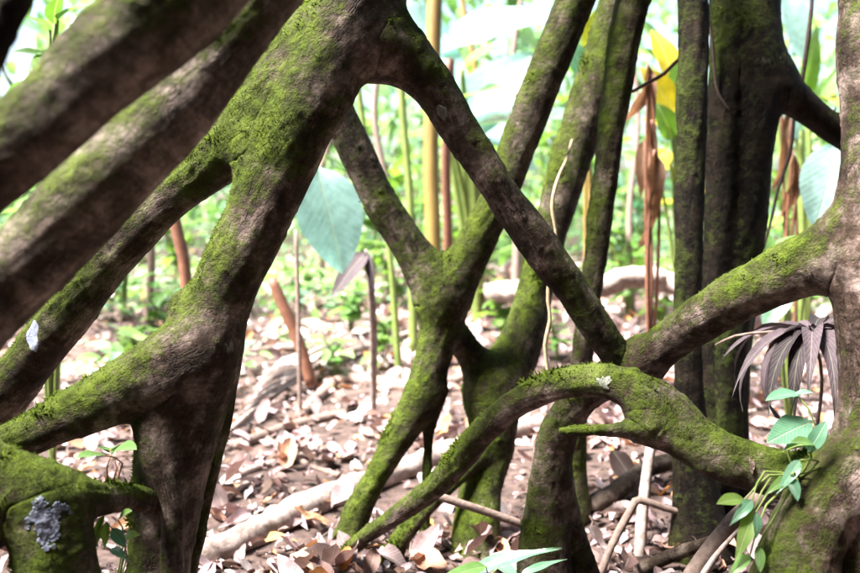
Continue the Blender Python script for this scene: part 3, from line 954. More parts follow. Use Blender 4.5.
fallen('standing_stick', 'pale split stick standing upright beneath the arching root', 'stick', [(652, 440, 2.25, 5), (646, 480, 2.2, 5.5), (642, 520, 2.15, 6), (638, 585, 2.08, 7)], M['deadwood'], sides=6)
fallen('fallen_stick', 'bent brown twig leaning beside the pale upright stick', 'stick', [(598, 580, 2.0, 4), (612, 545, 2.05, 4), (632, 508, 2.08, 4.5), (640, 500, 2.08, 4), (665, 508, 2.08, 3.5), (690, 514, 2.08, 3)], M['twig'])
fallen('fallen_branch', 'mossy fallen branch on the ground under the arching root', 'branch', [(590, 505, 2.35, 9), (615, 492, 2.4, 10), (645, 470, 2.5, 9), (690, 455, 2.6, 8)], M['bark_far'], sides=10)
fallen('fallen_branch', 'green mossy stick lying at the foot of the twin trunks', 'branch', [(640, 570, 2.0, 6), (670, 556, 2.0, 7), (700, 545, 1.95, 6), (730, 535, 1.9, 5)], M['bark_far'])
fallen('dead_root', 'grey brown dead root slanting down at the lower right', 'root', [(760, 495, 1.62, 9), (735, 520, 1.62, 9), (712, 548, 1.62, 9), (690, 580, 1.62, 10), (660, 640, 1.62, 11)], M['twig'], sides=10)
fallen('dead_twig', 'white bare twig pointing down beside the grey dead root', 'twig', [(740, 528, 1.55, 1.5), (722, 548, 1.55, 2.5), (705, 572, 1.55, 3.5), (690, 600, 1.55, 3.5)], M['deadwood'])
fallen('fallen_stick', 'short rotten brown stick left of the bare log end', 'stick', [(250, 420, 3), (300, 455, 3), (360, 475, 3)], M['twig'])
fallen('leaning_stick', 'reddish brown stick leaning in the undergrowth behind the leaning trunk', 'stick', [(272, 280, 3.6, 5), (285, 310, 3.6, 6), (300, 345, 3.6, 6), (312, 385, 3.6, 6)], M['stem_red'])
fallen('leaning_stick', 'brown upright stick between the two left prop roots', 'stick', [(170, 200, 3.2, 6), (178, 235, 3.2, 6), (186, 280, 3.2, 6), (195, 420, 3.2, 6)], M['stem_red'])

for lab, a, b, r, mt in [
    ('long pale bleached stick lying across litter below the large pale leaf', (250, 400), (420, 330), 4, 'deadwood'),
    ('pale bleached stick lying left of the forked root foot', (240, 470), (330, 445), 4, 'deadwood'),
    ('thin white stick lying right of the slim upright stem foot', (590, 400), (680, 372), 4, 'deadwood'),
    ('pale crooked stick in the litter far behind the slim stem', (600, 345), (668, 318), 3, 'deadwood'),
    ('brown stick lying behind the pale palm frond', (200, 372), (330, 350), 4, 'twig'),
    ('dark stick lying in the litter between forked root and twin trunks', (585, 450), (665, 432), 4, 'twig'),
    ('long grey stick on the far forest floor under the left V arm', (300, 330), (410, 318), 3, 'twig'),
    ('pale stick sloping over litter right of the leaning trunk foot', (215, 500), (262, 470), 3, 'deadwood')]:
    m1 = ((a[0] * .6 + b[0] * .4) + 6, (a[1] * .6 + b[1] * .4) - 5)
    fallen('fallen_stick', lab, 'stick', [(a[0], a[1], r), (m1[0], m1[1], r), (b[0], b[1], r * .7)], M[mt], rough=0.25)

# ================================================================== leaf litter
SH = [dict(L=1, W=0.42, shape='ellipse', nl=6, fold=0.35, droop=0.5, wave=0.035, seed=1), dict(L=1, W=0.55, shape='ellipse', nl=6, fold=0.6, droop=-0.6, wave=0.05, seed=2),
      dict(L=1, W=0.30, shape='lance', nl=6, fold=0.4, droop=0.7, wave=0.03, twist=0.6, seed=3), dict(L=1, W=0.50, shape='heart', nl=6, fold=0.3, droop=-0.3, wave=0.06, seed=4),
      dict(L=1, W=0.36, shape='ellipse', nl=6, fold=0.9, droop=0.9, wave=0.04, twist=-0.8, seed=5)]
protos = [leaf_arrays(cols=1, **s) for s in SH]
lit = Leaves()
NL = 22000
yy = 0.9 + 11.0 * rng.random(NL) ** 1.45
xx = (rng.random(NL) * 2 - 1) * (0.9 + yy * 0.62)
zz = ground_z(xx, yy) + 0.004 + 0.03 * rng.random(NL) ** 2
sc = (0.028 + 0.10 * rng.random(NL) ** 2.4) * (1 + np.clip(yy - 4, 0, 6) * 0.08)
tn = rng.random(NL) * 0.98
mats = rand_mats(NL, 0.05, 0.42)
cls = rng.integers(0, 5, NL)
# the ones that show largest become objects of their own
ppy = 286.5 + FPX * np.tan(np.arctan2(CAMH, yy) - PITCH)
ppx = 430 + FPX * xx / (yy * math.cos(PITCH) + CAMH * math.sin(PITCH))
vis = np.where((ppy < 600) & (ppx > -20) & (ppx < 880))[0]
order = vis[np.argsort(-(sc[vis] / (yy[vis] + 0.3)))][:290]
single = np.zeros(NL, dtype=bool)
single[order] = True
for c in range(5):
    s = np.where((cls == c) & ~single)[0]
    lit.add_many(protos[c], np.stack([xx[s], yy[s], zz[s]], 1), mats[s], sc[s], tn[s])
lo = lit.build('leaf_litter', M['dry'], ground)
tag(lo, kind='stuff')
lm = [leaf_mesh('fallen_leaf', M['dry'], tint=0.0, cols=2, **s) for s in SH]
for i in order:
    o = link('fallen_leaf', lm[cls[i]])
    m4 = Matrix([list(r) for r in mats[i]]).to_4x4()
    place(o, Matrix.Translation((xx[i], yy[i], zz[i] + 0.006)) @ m4 @ Matrix.Scale(sc[i], 4), ground)
# small twigs and crumbs
tv, tf, o_ = [], [], 0
for i in range(700):
    y = 1.2 + 6 * random.random() ** 1.4
    x = (random.random() * 2 - 1) * (0.6 + 0.6 * y)
    z = float(ground_z(x, y)[0]) + 0.012
    a = random.random() * 6.28
    L = 0.04 + 0.16 * random.random() ** 2
    p = [(x + math.cos(a + 0.2 * k) * L * k * .5, y + math.sin(a + .2 * k) * L * k * .5, z + random.uniform(-.008, .02), 0.0012 + 0.002 * random.random()) for k in range(3)]
    Vv, Ff = tube_arrays(np.array(p), 4)
    tv.append(Vv); tf += [tuple(q + o_ for q in f) for f in Ff]; o_ += len(Vv)
me = bpy.data.meshes.new('twig_litter')
me.from_pydata([tuple(v) for v in np.concatenate(tv)], [], tf)
me.materials.append(M['twig'])
tag(link('twig_litter', me, ground), kind='stuff')
# ================================================================== living plants
def mk(L=1, n=3, **k):
    return None


LEAF = {}
def lib(shape, matkey, W, fold=0.25, droop=0.4, wave=0.012, nl=10, cols=2, variants=3, key=None):
    key = key or (shape, matkey, W, droop)
    if key not in LEAF:
        LEAF[key] = [leaf_mesh('leaf', M[matkey], tint=0.15 + 0.3 * i, L=1, W=W, shape=shape, nl=nl, fold=fold, droop=droop * (0.7 + 0.3 * i), wave=wave, seed=i + 3, cols=cols) for i in range(variants)]
    return LEAF[key]


def leafy(name, label, cat, base, leaves, stem_mat='stem_green', group=None, stem_r=2.0):
    """leaves: (base px, base py, tip px, tip py, depth, tip depth, shape, material, width, normal or None).  Each leaf hangs on its own stalk."""
    root = empty(name, base)
    tag(root, label, cat, group)
    for i, (bx, by, tx, ty, d, d2, shape, mk_, W, nrm) in enumerate(leaves):
        b, t = at(bx, by, d), at(tx, ty, d2)
        n = Vector(nrm) if nrm else (CAM - b).normalized() * 0.5 + Vector((0, 0, 0.8))
        ml = lib(shape, mk_, W, droop=1.1, wave=0.035, fold=0.6, nl=14) if shape == 'strap' else lib(shape, mk_, W)
        leaf_obj('leaf', ml[i % len(ml)], b, t, n, root)
        mid = (base + b) / 2 + Vector((random.uniform(-.03, .03), random.uniform(-.03, .03), 0.10 * (b - base).length))
        rr = stem_r * d / FPX
        tube_obj('stalk', [(base - Vector((0, 0, 0.02)), rr * 1.3), (mid, rr), (b, rr * 0.7)], M[stem_mat], root, sides=6, step=0.05, rough=0.05)
    return root


def shrub(name, label, cat, x, y, h, nst, nlv, ll, shape, mat, W, spread=0.35, stem_mat='stem_green', seed=0, droop=0.4, group=None, up=0.3):
    rd = random.Random(seed)
    base = Vector((x, y, float(ground_z(x, y)[0])))
    root = empty(name, base)
    tag(root, label, cat, group)
    ml = lib(shape, mat, W, droop=droop, nl=7, cols=1, key=(shape, mat, W, droop, 'shrub'))
    for s in range(nst):
        a = rd.random() * 6.28
        hh = h * rd.uniform(0.55, 1.0)
        sp = spread * h * rd.uniform(0.3, 1)
        tip = base + Vector((math.cos(a) * sp, math.sin(a) * sp, hh))
        mid = base.lerp(tip, 0.5) + Vector((-math.cos(a) * sp * .2, -math.sin(a) * sp * .2, 0.05 * h))
        rr = 0.004 + 0.006 * h / 1.5
        tube_obj('stem', [(base - Vector((0, 0, .03)), rr), (mid, rr * .8), (tip, rr * .35)], M[stem_mat], root, sides=6, step=0.12, rough=0.05)
        k = max(2, nlv // nst)
        for i in range(k):
            f = 0.25 + 0.75 * (i + rd.random()) / k
            p = base.lerp(mid, f * 2) if f < .5 else mid.lerp(tip, f * 2 - 1)
            yaw = rd.random() * 6.28
            L = ll * rd.uniform(0.55, 1.15)
            dr = Vector((math.cos(yaw), math.sin(yaw), rd.uniform(-0.35, up + 0.3)))
            leaf_obj('leaf', rd.choice(ml), p, p + dr.normalized() * L, Vector((rd.uniform(-.3, .3), rd.uniform(-.3, .3), 1)), root)
    return root


def gp(px, d):
    """ground point below pixel column px at depth d"""
    x = (px - 430) / FPX * d
    return Vector((x, d, float(ground_z(x, d)[0])))


UPV = (0, -0.5, 0.9)
# --- named plants close enough to make out
leafy('broad_leaf_plant', 'large drooping leaf painted pale with sky sheen between the leaning trunk and the V', 'plant', gp(190, 3.0), [
    (316, 166, 346, 272, 3.0, 2.95, 'ellipse', 'leaf_pale', 0.60, (0.1, -0.8, 0.6)),
    (290, 190, 262, 240, 3.2, 3.1, 'ellipse', 'leaf_pale', 0.5, (0, -0.6, 0.8))])
leafy('broad_leaf_plant', 'round blue green leaf against the right edge trunk', 'plant', gp(800, 2.9), [
    (838, 142, 818, 226, 2.85, 2.8, 'ellipse', 'leaf_pale', 0.62, (-0.2, -0.9, 0.4)),
    (790, 290, 762, 322, 2.8, 2.75, 'ellipse', 'leaf_cool', 0.5, UPV),
    (770, 250, 748, 205, 3.0, 3.0, 'ellipse', 'leaf_fresh', 0.45, UPV),
    (772, 256, 800, 232, 3.0, 3.0, 'ellipse', 'leaf_fresh', 0.5, UPV)])
leafy('yellow_leaf_plant', 'yellowing broad leaf plant behind the twin dark trunks', 'plant', gp(690, 3.6), [
    (676, 112, 646, 66, 3.5, 3.4, 'ellipse', 'leaf_yellow', 0.5, (0, -1, 0.4)),
    (676, 90, 660, 20, 3.5, 3.5, 'ellipse', 'leaf_yellow', 0.42, (0.3, -1, 0.3)),
    (674, 130, 650, 108, 3.5, 3.4, 'ellipse', 'leaf_yellow', 0.5, UPV),
    (668, 150, 640, 172, 3.6, 3.4, 'ellipse', 'leaf_yellow', 0.45, UPV),
    (674, 100, 700, 40, 3.5, 3.4, 'ellipse', 'leaf_fresh', 0.5, (0, -1, 0.4)),
    (672, 140, 664, 104, 3.45, 3.35, 'ellipse', 'leaf', 0.6, (0, -1, 0.4)),
    (676, 80, 646, 40, 3.7, 3.6, 'ellipse', 'leaf_fresh', 0.5, UPV),
    (672, 60, 640, 6, 3.7, 3.6, 'ellipse', 'leaf_fresh', 0.5, UPV),
    (660, 175, 632, 140, 3.6, 3.5, 'ellipse', 'leaf_fresh', 0.5, UPV),
    (680, 200, 704, 240, 3.6, 3.5, 'ellipse', 'leaf_fresh', 0.5, UPV)])
leafy('yellow_leaf_plant', 'orange yellow leaf spray between the two slanting stems at the top', 'plant', gp(590, 3.9), [
    (590, 60, 604, 2, 3.8, 3.7, 'ellipse', 'leaf_yellow', 0.5, (0, -1, 0.3)),
    (588, 80, 572, 40, 3.8, 3.7, 'ellipse', 'leaf_cool', 0.6, (0, -1, 0.4)),
    (588, 120, 560, 100, 3.9, 3.7, 'ellipse', 'leaf_cool', 0.5, UPV)], 'stalk')
leafy('withered_plant', 'brown withered leaves hanging from a stalk left of the twin trunks', 'plant', gp(655, 3.2), [
    (648, 62, 660, 170, 3.1, 3.1, 'strap', 'leaf_brown', 0.09, (0, -1, 0.1)),
    (650, 72, 634, 150, 3.1, 3.15, 'strap', 'leaf_brown', 0.14, (0.4, -1, 0.1)),
    (652, 120, 648, 205, 3.1, 3.1, 'strap', 'leaf_brown', 0.1, (-0.5, -1, 0.1)),
    (654, 150, 664, 262, 3.1, 3.1, 'strap', 'leaf_brown', 0.13, (0.2, -1, 0)),
    (644, 140, 640, 200, 3.2, 3.2, 'lance', 'leaf_brown', 0.25, (-0.3, -1, 0.1))], 'stem_red', stem_r=1.6)
leafy('withered_plant', 'brown curled leaves hanging between the fluted trunk and right edge trunk', 'plant', gp(800, 3.4), [
    (786, 110, 790, 200, 3.3, 3.3, 'strap', 'leaf_brown', 0.1, (0, -1, 0.1)),
    (792, 150, 812, 262, 3.3, 3.3, 'strap', 'leaf_brown', 0.1, (0.4, -1, 0.1)),
    (780, 60, 793, 130, 3.3, 3.3, 'strap', 'leaf_brown', 0.2, (-0.4, -1, 0.1)),
    (800, 170, 824, 150, 3.3, 3.2, 'lance', 'leaf_brown', 0.3, UPV)], 'stem_red', stem_r=1.6)
leafy('banana_plant', 'broad blue green leaves high behind the V-shaped root', 'plant', gp(480, 5.5), [
    (452, 140, 530, 45, 5.2, 5.0, 'ellipse', 'leaf_pale', 0.50, (0.3, -0.8, 0.7)),
    (460, 110, 440, 30, 5.3, 5.2, 'ellipse', 'leaf_pale', 0.4, (-0.3, -0.9, 0.4)),
    (465, 100, 500, 72, 5.1, 4.8, 'ellipse', 'leaf_fresh', 0.5, UPV),
    (462, 70, 492, 38, 5.0, 4.9, 'ellipse', 'leaf_yellow', 0.4, UPV),
    (470, 130, 512, 108, 5.1, 4.8, 'ellipse', 'leaf', 0.5, UPV),
    (430, 60, 560, -30, 5.4, 5.2, 'ellipse', 'leaf_pale', 0.42, (0.2, -0.5, 0.9)),
    (455, 60, 400, -10, 5.4, 5.2, 'ellipse', 'leaf_pale', 0.4, (-0.2, -0.8, 0.7)),
    (470, 120, 540, 150, 5.4, 5.0, 'ellipse', 'leaf_pale', 0.4, UPV)], stem_r=4)
leafy('banana_plant', 'pale green arching leaves in the gap right of the fluted trunk', 'plant', gp(810, 4.6), [
    (800, 130, 842, 60, 4.5, 4.3, 'lance', 'leaf_fresh', 0.28, (0, -0.8, 0.7)),
    (795, 110, 832, 20, 4.5, 4.3, 'lance', 'leaf', 0.3, (0.3, -0.8, 0.6)),
    (800, 140, 770, 70, 4.5, 4.4, 'lance', 'leaf_pale', 0.3, (0, -0.8, 0.7)),
    (802, 60, 792, -20, 4.6, 4.5, 'ellipse', 'leaf_pale', 0.4, (0, -0.8, 0.7)),
    (806, 170, 850, 150, 4.5, 4.2, 'lance', 'leaf_fresh', 0.3, UPV),
    (800, 90, 860, 90, 4.6, 4.2, 'lance', 'leaf_yellow', 0.22, UPV)], stem_r=3)
leafy('corner_shrub', 'bright green long leaves behind the thickest root at top left', 'plant', gp(40, 2.6), [
    (60, 60, 20, 98, 2.4, 2.3, 'lance', 'leaf_fresh', 0.3, UPV),
    (62, 62, 14, 40, 2.4, 2.3, 'ellipse', 'leaf', 0.45, UPV),
    (58, 40, 88, 12, 2.4, 2.4, 'ellipse', 'leaf_fresh', 0.45, UPV),
    (50, 30, 22, 8, 2.4, 2.3, 'ellipse', 'leaf_fresh', 0.5, UPV),
    (60, 50, 40, 66, 2.4, 2.2, 'ellipse', 'leaf_fresh', 0.5, (0, -1, 0.5)),
    (55, 24, 52, -14, 2.5, 2.4, 'ellipse', 'leaf', 0.45, UPV),
    (66, 30, 100, 34, 2.5, 2.4, 'ellipse', 'leaf', 0.4, UPV),
    (58, 20, 84, -8, 2.5, 2.4, 'ellipse', 'leaf_fresh', 0.45, UPV)])

# canes
def cane(label, pts, mat, nodes=True, name='cane_stalk', cat='cane'):
    root = empty(name, at(*pts[-1][:3]))
    tag(root, label, cat)
    px_tube('stalk', pts, mat, root, sides=10, step=0.06, rough=0.04)
    return root


cane('thick yellow brown cane standing behind the V-shaped root', [(436, -40, 4.4, 8), (433, 60, 4.4, 8), (431, 150, 4.4, 8), (433, 230, 4.4, 8), (436, 330, 4.4, 9), (436, 372, 4.4, 9)], M['stalk'])
cane('pale green cane left of the thick yellow cane', [(398, -40, 4.8, 4), (402, 100, 4.8, 4), (410, 200, 4.8, 4), (414, 352, 4.8, 5)], M['stem_green'])
cane('slim brown cane right beside the thick yellow cane', [(450, 60, 4.5, 5), (446, 160, 4.5, 5), (448, 240, 4.5, 5), (446, 366, 4.5, 6)], M['stem_red'])
cane('thin grey green cane beside the large pale leaf', [(352, 40, 4.2, 3), (366, 140, 4.2, 3), (388, 240, 4.2, 3), (400, 385, 4.2, 4)], M['stem_green'])
cane('thin brown upright stem just left of the large pale leaf', [(296, 230, 3.4, 2), (298, 300, 3.4, 2.2), (300, 400, 3.4, 2.4), (300, 420, 3.4, 2.4)], M['twig'])

for lab, px_, d_, top, r_, mt, bend in [
    ('slim bare sapling stem far behind the left arm of the V', 385, 6.5, -40, 4, 'twig', 10), ('pale slim sapling far behind inside the V', 470, 7.5, -40, 4, 'stalk', -8),
    ('dark slim sapling far back right of the V', 515, 6.8, -40, 4, 'twig', 6), ('thin sapling far back beside the withered brown leaves', 632, 6.2, -30, 3, 'twig', -6),
    ('thin green sapling far back right of the fluted trunk', 786, 6.0, -30, 3, 'stem_green', 8), ('slender brown sapling far back in the left gap', 148, 5.6, 60, 4, 'twig', 8),
    ('grey sapling far back just right of the leaning trunk', 322, 8.0, -30, 4, 'twig', -12)]:
    gy_ = 286.5 + FPX * math.tan(math.atan2(CAMH, d_) - PITCH) + 3
    cane(lab, [(px_ + bend * 2, top, d_, r_ * .6), (px_ - bend, top * .6 + gy_ * .4, d_, r_ * .8), (px_ + bend * .4, top * .3 + gy_ * .7, d_, r_), (px_, gy_, d_, r_ * 1.2)], M[mt], name='sapling', cat='sapling')

# dry wing beside the pale leaf, dead palm debris
leafy('dead_leaf_plant', 'white bleached leaf on a bent stalk under the large pale leaf', 'plant', gp(372, 3.3), [
    (366, 252, 326, 296, 3.2, 3.1, 'lance', 'leaf_mauve', 0.36, (0, -0.7, 0.8)),
    (366, 250, 376, 300, 3.2, 3.1, 'lance', 'leaf_mauve', 0.15, (0, -0.7, 0.8))], 'deadwood', stem_r=2.5)
fr = empty('palm_frond', on_ground(240, 430))
tag(fr, 'pale dry palm frond lying on the litter behind the leaning trunk', 'palm frond')
ml = lib('strap', 'bleached', 0.04, fold=0.5, droop=0.03, key='frond')
for i in range(13):
    a = on_ground(228 + 3 * i, 436 - 3 * i); b = on_ground(290 + 6 * i + random.uniform(-6, 6), 388 - 3 * i + random.uniform(-6, 6))
    leaf_obj('leaflet', ml[i % 3], a + Vector((0, 0, .03 + .008 * i)), b + Vector((0, 0, .05 + .008 * i)), Vector((random.uniform(-.5, .5), random.uniform(-.5, .5), 1)), fr)
p0, p1 = on_ground(215, 446), on_ground(330, 362)
tube_obj('midrib', [(p0 + Vector((0, 0, .04)), .012), (p0.lerp(p1, .5) + Vector((0, 0, .07)), .010), (p1 + Vector((0, 0, .06)), .006)], M['deadwood'], fr)

# withered palmate leaf hanging by the right trunk
pf = empty('withered_palmate_leaf', at(812, 480, 1.85))
tag(pf, 'withered grey palmate leaf with drooping fingers beside right trunk', 'leaf')
hub = at(812, 334, 1.85)
fing = lib('lance', 'leaf_mauve', 0.14, fold=0.8, droop=1.6, wave=0.02, nl=12, key='finger')
fing2 = lib('lance', 'leaf_mauve', 0.12, fold=0.6, droop=1.75, wave=0.02, nl=12, key='finger_brown')
for i, (dx, dz, L, dy, mm) in enumerate([(-62, 6, .22, .05, 1), (-58, -22, .25, -.02, 1), (-50, -40, .26, -.05, 1), (-38, -40, .25, -.05, 1), (-30, -44, .25, -.07, 0), (-22, -46, .26, -.08, 0), (-14, -46, .26, -.08, 0), (-6, -46, .26, -.085, 0), (1, -44, .25, -.08, 0), (9, -44, .26, -.085, 0), (16, -34, .25, -.07, 0), (24, -34, .25, -.06, 0), (32, -20, .23, -.03, 0), (-30, -10, .24, .08, 1), (-10, -10, .24, .1, 1), (20, -6, .24, .08, 1)]):
    ml = fing2 if mm else fing
    dirv = Vector((dx * 1.85 / FPX * 1.2, dy, 0.06 - 0.02 * (abs(dz) / 40)))
    leaf_obj('leaflet', ml[i % 3], hub, hub + dirv.normalized() * L * 1.15, Vector((0, 0, 1)), pf)
tube_obj('leaf_stalk', [(hub, 0.004), (at(770, 332, 1.84), 0.0035), (at(735, 336, 1.86), 0.003), (at(716, 345, 1.9), 0.003)], M['twig'], pf, sides=6)
tube_obj('leaf_stalk', [(hub, 0.004), (at(822, 380, 1.88), 0.004), (at(812, 480, 1.85), 0.005), (at(812, 640, 1.85), 0.005)], M['twig'], pf, sides=6)

# seedlings and creepers in the focus zone
leafy('seedling', 'fresh green seedling with two leaves behind the lichened stump', 'seedling', at(108, 486, 1.40), [
    (104, 455, 78, 452, 1.38, 1.33, 'ellipse', 'leaf_fresh', 0.5, (0, -0.35, 1)),
    (112, 452, 132, 440, 1.40, 1.36, 'ellipse', 'leaf_fresh', 0.55, (0.1, -0.35, 1)),
    (110, 450, 112, 438, 1.42, 1.5, 'ellipse', 'leaf_fresh', 0.55, (0.1, -0.35, 1))], 'stem_red', stem_r=1.0)
leafy('seedling', 'narrow leaved plant between the lichened stump and leaning trunk', 'seedling', at(112, 585, 1.36), [
    (104, 515, 86, 560, 1.33, 1.31, 'lance', 'leaf', 0.26, (-0.4, -0.8, 0.4)),
    (106, 522, 104, 552, 1.33, 1.32, 'lance', 'leaf', 0.3, (0.3, -0.9, 0.3)),
    (112, 528, 124, 545, 1.34, 1.32, 'ellipse', 'leaf_cool', 0.5, (0.2, -0.7, 0.5)),
    (118, 520, 128, 508, 1.35, 1.33, 'ellipse', 'leaf', 0.5, UPV),
    (112, 548, 126, 556, 1.35, 1.32, 'lance', 'leaf_cool', 0.35, UPV),
    (122, 540, 134, 530, 1.36, 1.34, 'ellipse', 'leaf', 0.5, UPV)], 'stem_green', stem_r=0.9)
leafy('seedling', 'blue green heart leaved seedling in front of the withered palmate leaf', 'seedling', at(788, 465, 1.50), [
    (806, 424, 770, 438, 1.46, 1.42, 'heart', 'leaf_cool', 0.62, (0, -0.7, 0.8)),
    (796, 394, 768, 392, 1.47, 1.44, 'heart', 'leaf_cool', 0.45, (0, -0.35, 1)),
    (796, 394, 814, 388, 1.47, 1.46, 'heart', 'leaf_cool', 0.45, (0, -0.4, 1)),
    (806, 442, 784, 446, 1.46, 1.42, 'lance', 'leaf_fresh', 0.35, (0, -0.4, 1))], 'stem_green', stem_r=1.1)
leafy('creeper', 'trailing creeper with slender leaves hanging on the right trunk foot', 'creeper', at(800, 466, 1.385), [
    (800, 460, 778, 492, 1.36, 1.33, 'lance', 'leaf_cool', 0.28, (-0.2, -0.8, 0.5)),
    (808, 452, 828, 420, 1.36, 1.35, 'ellipse', 'leaf_cool', 0.42, (-0.3, -0.9, 0.3)),
    (790, 478, 766, 488, 1.36, 1.33, 'lance', 'leaf', 0.3, UPV),
    (754, 510, 736, 562, 1.34, 1.30, 'lance', 'leaf', 0.30, (-0.3, -0.9, 0.3)),
    (756, 512, 760, 538, 1.33, 1.31, 'ellipse', 'leaf_cool', 0.4, (0.3, -0.9, 0.4)),
    (752, 500, 732, 522, 1.34, 1.31, 'lance', 'leaf_cool', 0.32, (-0.2, -0.8, 0.5)),
    (758, 545, 762, 572, 1.33, 1.31, 'ellipse', 'leaf_fresh', 0.42, (0, -0.9, 0.4)),
    (745, 500, 722, 496, 1.36, 1.32, 'ellipse', 'leaf', 0.4, UPV),
    (750, 555, 726, 576, 1.33, 1.30, 'lance', 'leaf_fresh', 0.3, UPV),
    (790, 476, 800, 500, 1.35, 1.33, 'ellipse', 'leaf_cool', 0.5, UPV),
    (814, 444, 796, 436, 1.36, 1.33, 'ellipse', 'leaf_fresh', 0.4, UPV)], 'stem_green', stem_r=1.2)
leafy('grass_plant', 'pair of long arching green blades at the bottom edge centre', 'plant', at(470, 640, 1.5), [
    (470, 572, 556, 538, 1.55, 1.5, 'lance', 'leaf_cool', 0.17, (0.1, -0.5, 0.9)),
    (520, 575, 566, 552, 1.5, 1.5, 'lance', 'leaf_cool', 0.16, (0.1, -0.5, 0.9)),
    (486, 566, 428, 574, 1.5, 1.42, 'lance', 'leaf_fresh', 0.2, (0.1, -0.4, 0.9)),
    (500, 566, 520, 575, 1.5, 1.42, 'lance', 'leaf_cool', 0.3, (0.1, -0.4, 0.9))], 'stem_green', stem_r=1.0)

# lianas
def liana(label, pts, mat='liana', **kw):
    o = px_tube('liana', pts, M[mat], sides=7, step=0.02, rough=0.3, **kw)
    tag(o, label, 'liana')
    return o


liana('thin dark liana dangling right of the fluted trunk', [(814, -60, 2.5, 2), (812, 0, 2.5, 2), (808, 40, 2.5, 2.2), (802, 80, 2.5, 2), (795, 110, 2.5, 1.8), (792, 140, 2.5, 1.8), (788, 160, 2.5, 2.2), (778, 190, 2.5, 1.6), (770, 225, 2.5, 1.4), (760, 262, 2.5, 1.2), (752, 300, 2.5, 1.2)])
liana('straw coloured rootlet hanging down in front of the slim upright stem', [(572, 140, 2.38, 1.2), (566, 160, 2.2, 1.5), (558, 178, 2.08, 1.6), (552, 205, 2.05, 1.8), (556, 240, 2.05, 1.8), (548, 290, 2.05, 2), (550, 320, 2.05, 1.8), (545, 345, 2.05, 2.2), (548, 375, 2.05, 1.6), (546, 395, 2.05, 1.4)], 'straw')
liana('bare reddish twig jutting from behind the narrow dark trunk', [(632, 92, 2.5, 1.8), (650, 82, 2.5, 2), (664, 74, 2.5, 2.2), (674, 64, 2.5, 2), (700, 40, 2.5, 2.2), (712, 30, 2.5, 2.2)], 'stem_red')
liana('fine dark vine curling over the fluted trunk', [(704, -20, 2.2, 1.6), (712, 40, 2.21, 1.4), (716, 84, 2.22, 1.4), (722, 100, 2.22, 1.3), (732, 114, 2.22, 1.2)])
liana('wiry grey vine hanging behind the left prop roots', [(118, -20, 1.9, 1.4), (104, 60, 1.9, 1.3), (112, 130, 1.9, 1.2), (98, 190, 1.9, 1.2)])

# --- understory, farther back
def far_shrub(i, px, d, h, nst, nlv, ll, shape, mat, W, where, seed, **kw):
    shrub('understory_shrub', where, 'shrub', (px - 430) / FPX * d, d, h, nst, nlv, ll, shape, mat, W, seed=seed, group='understory shrubs behind the roots', **kw)


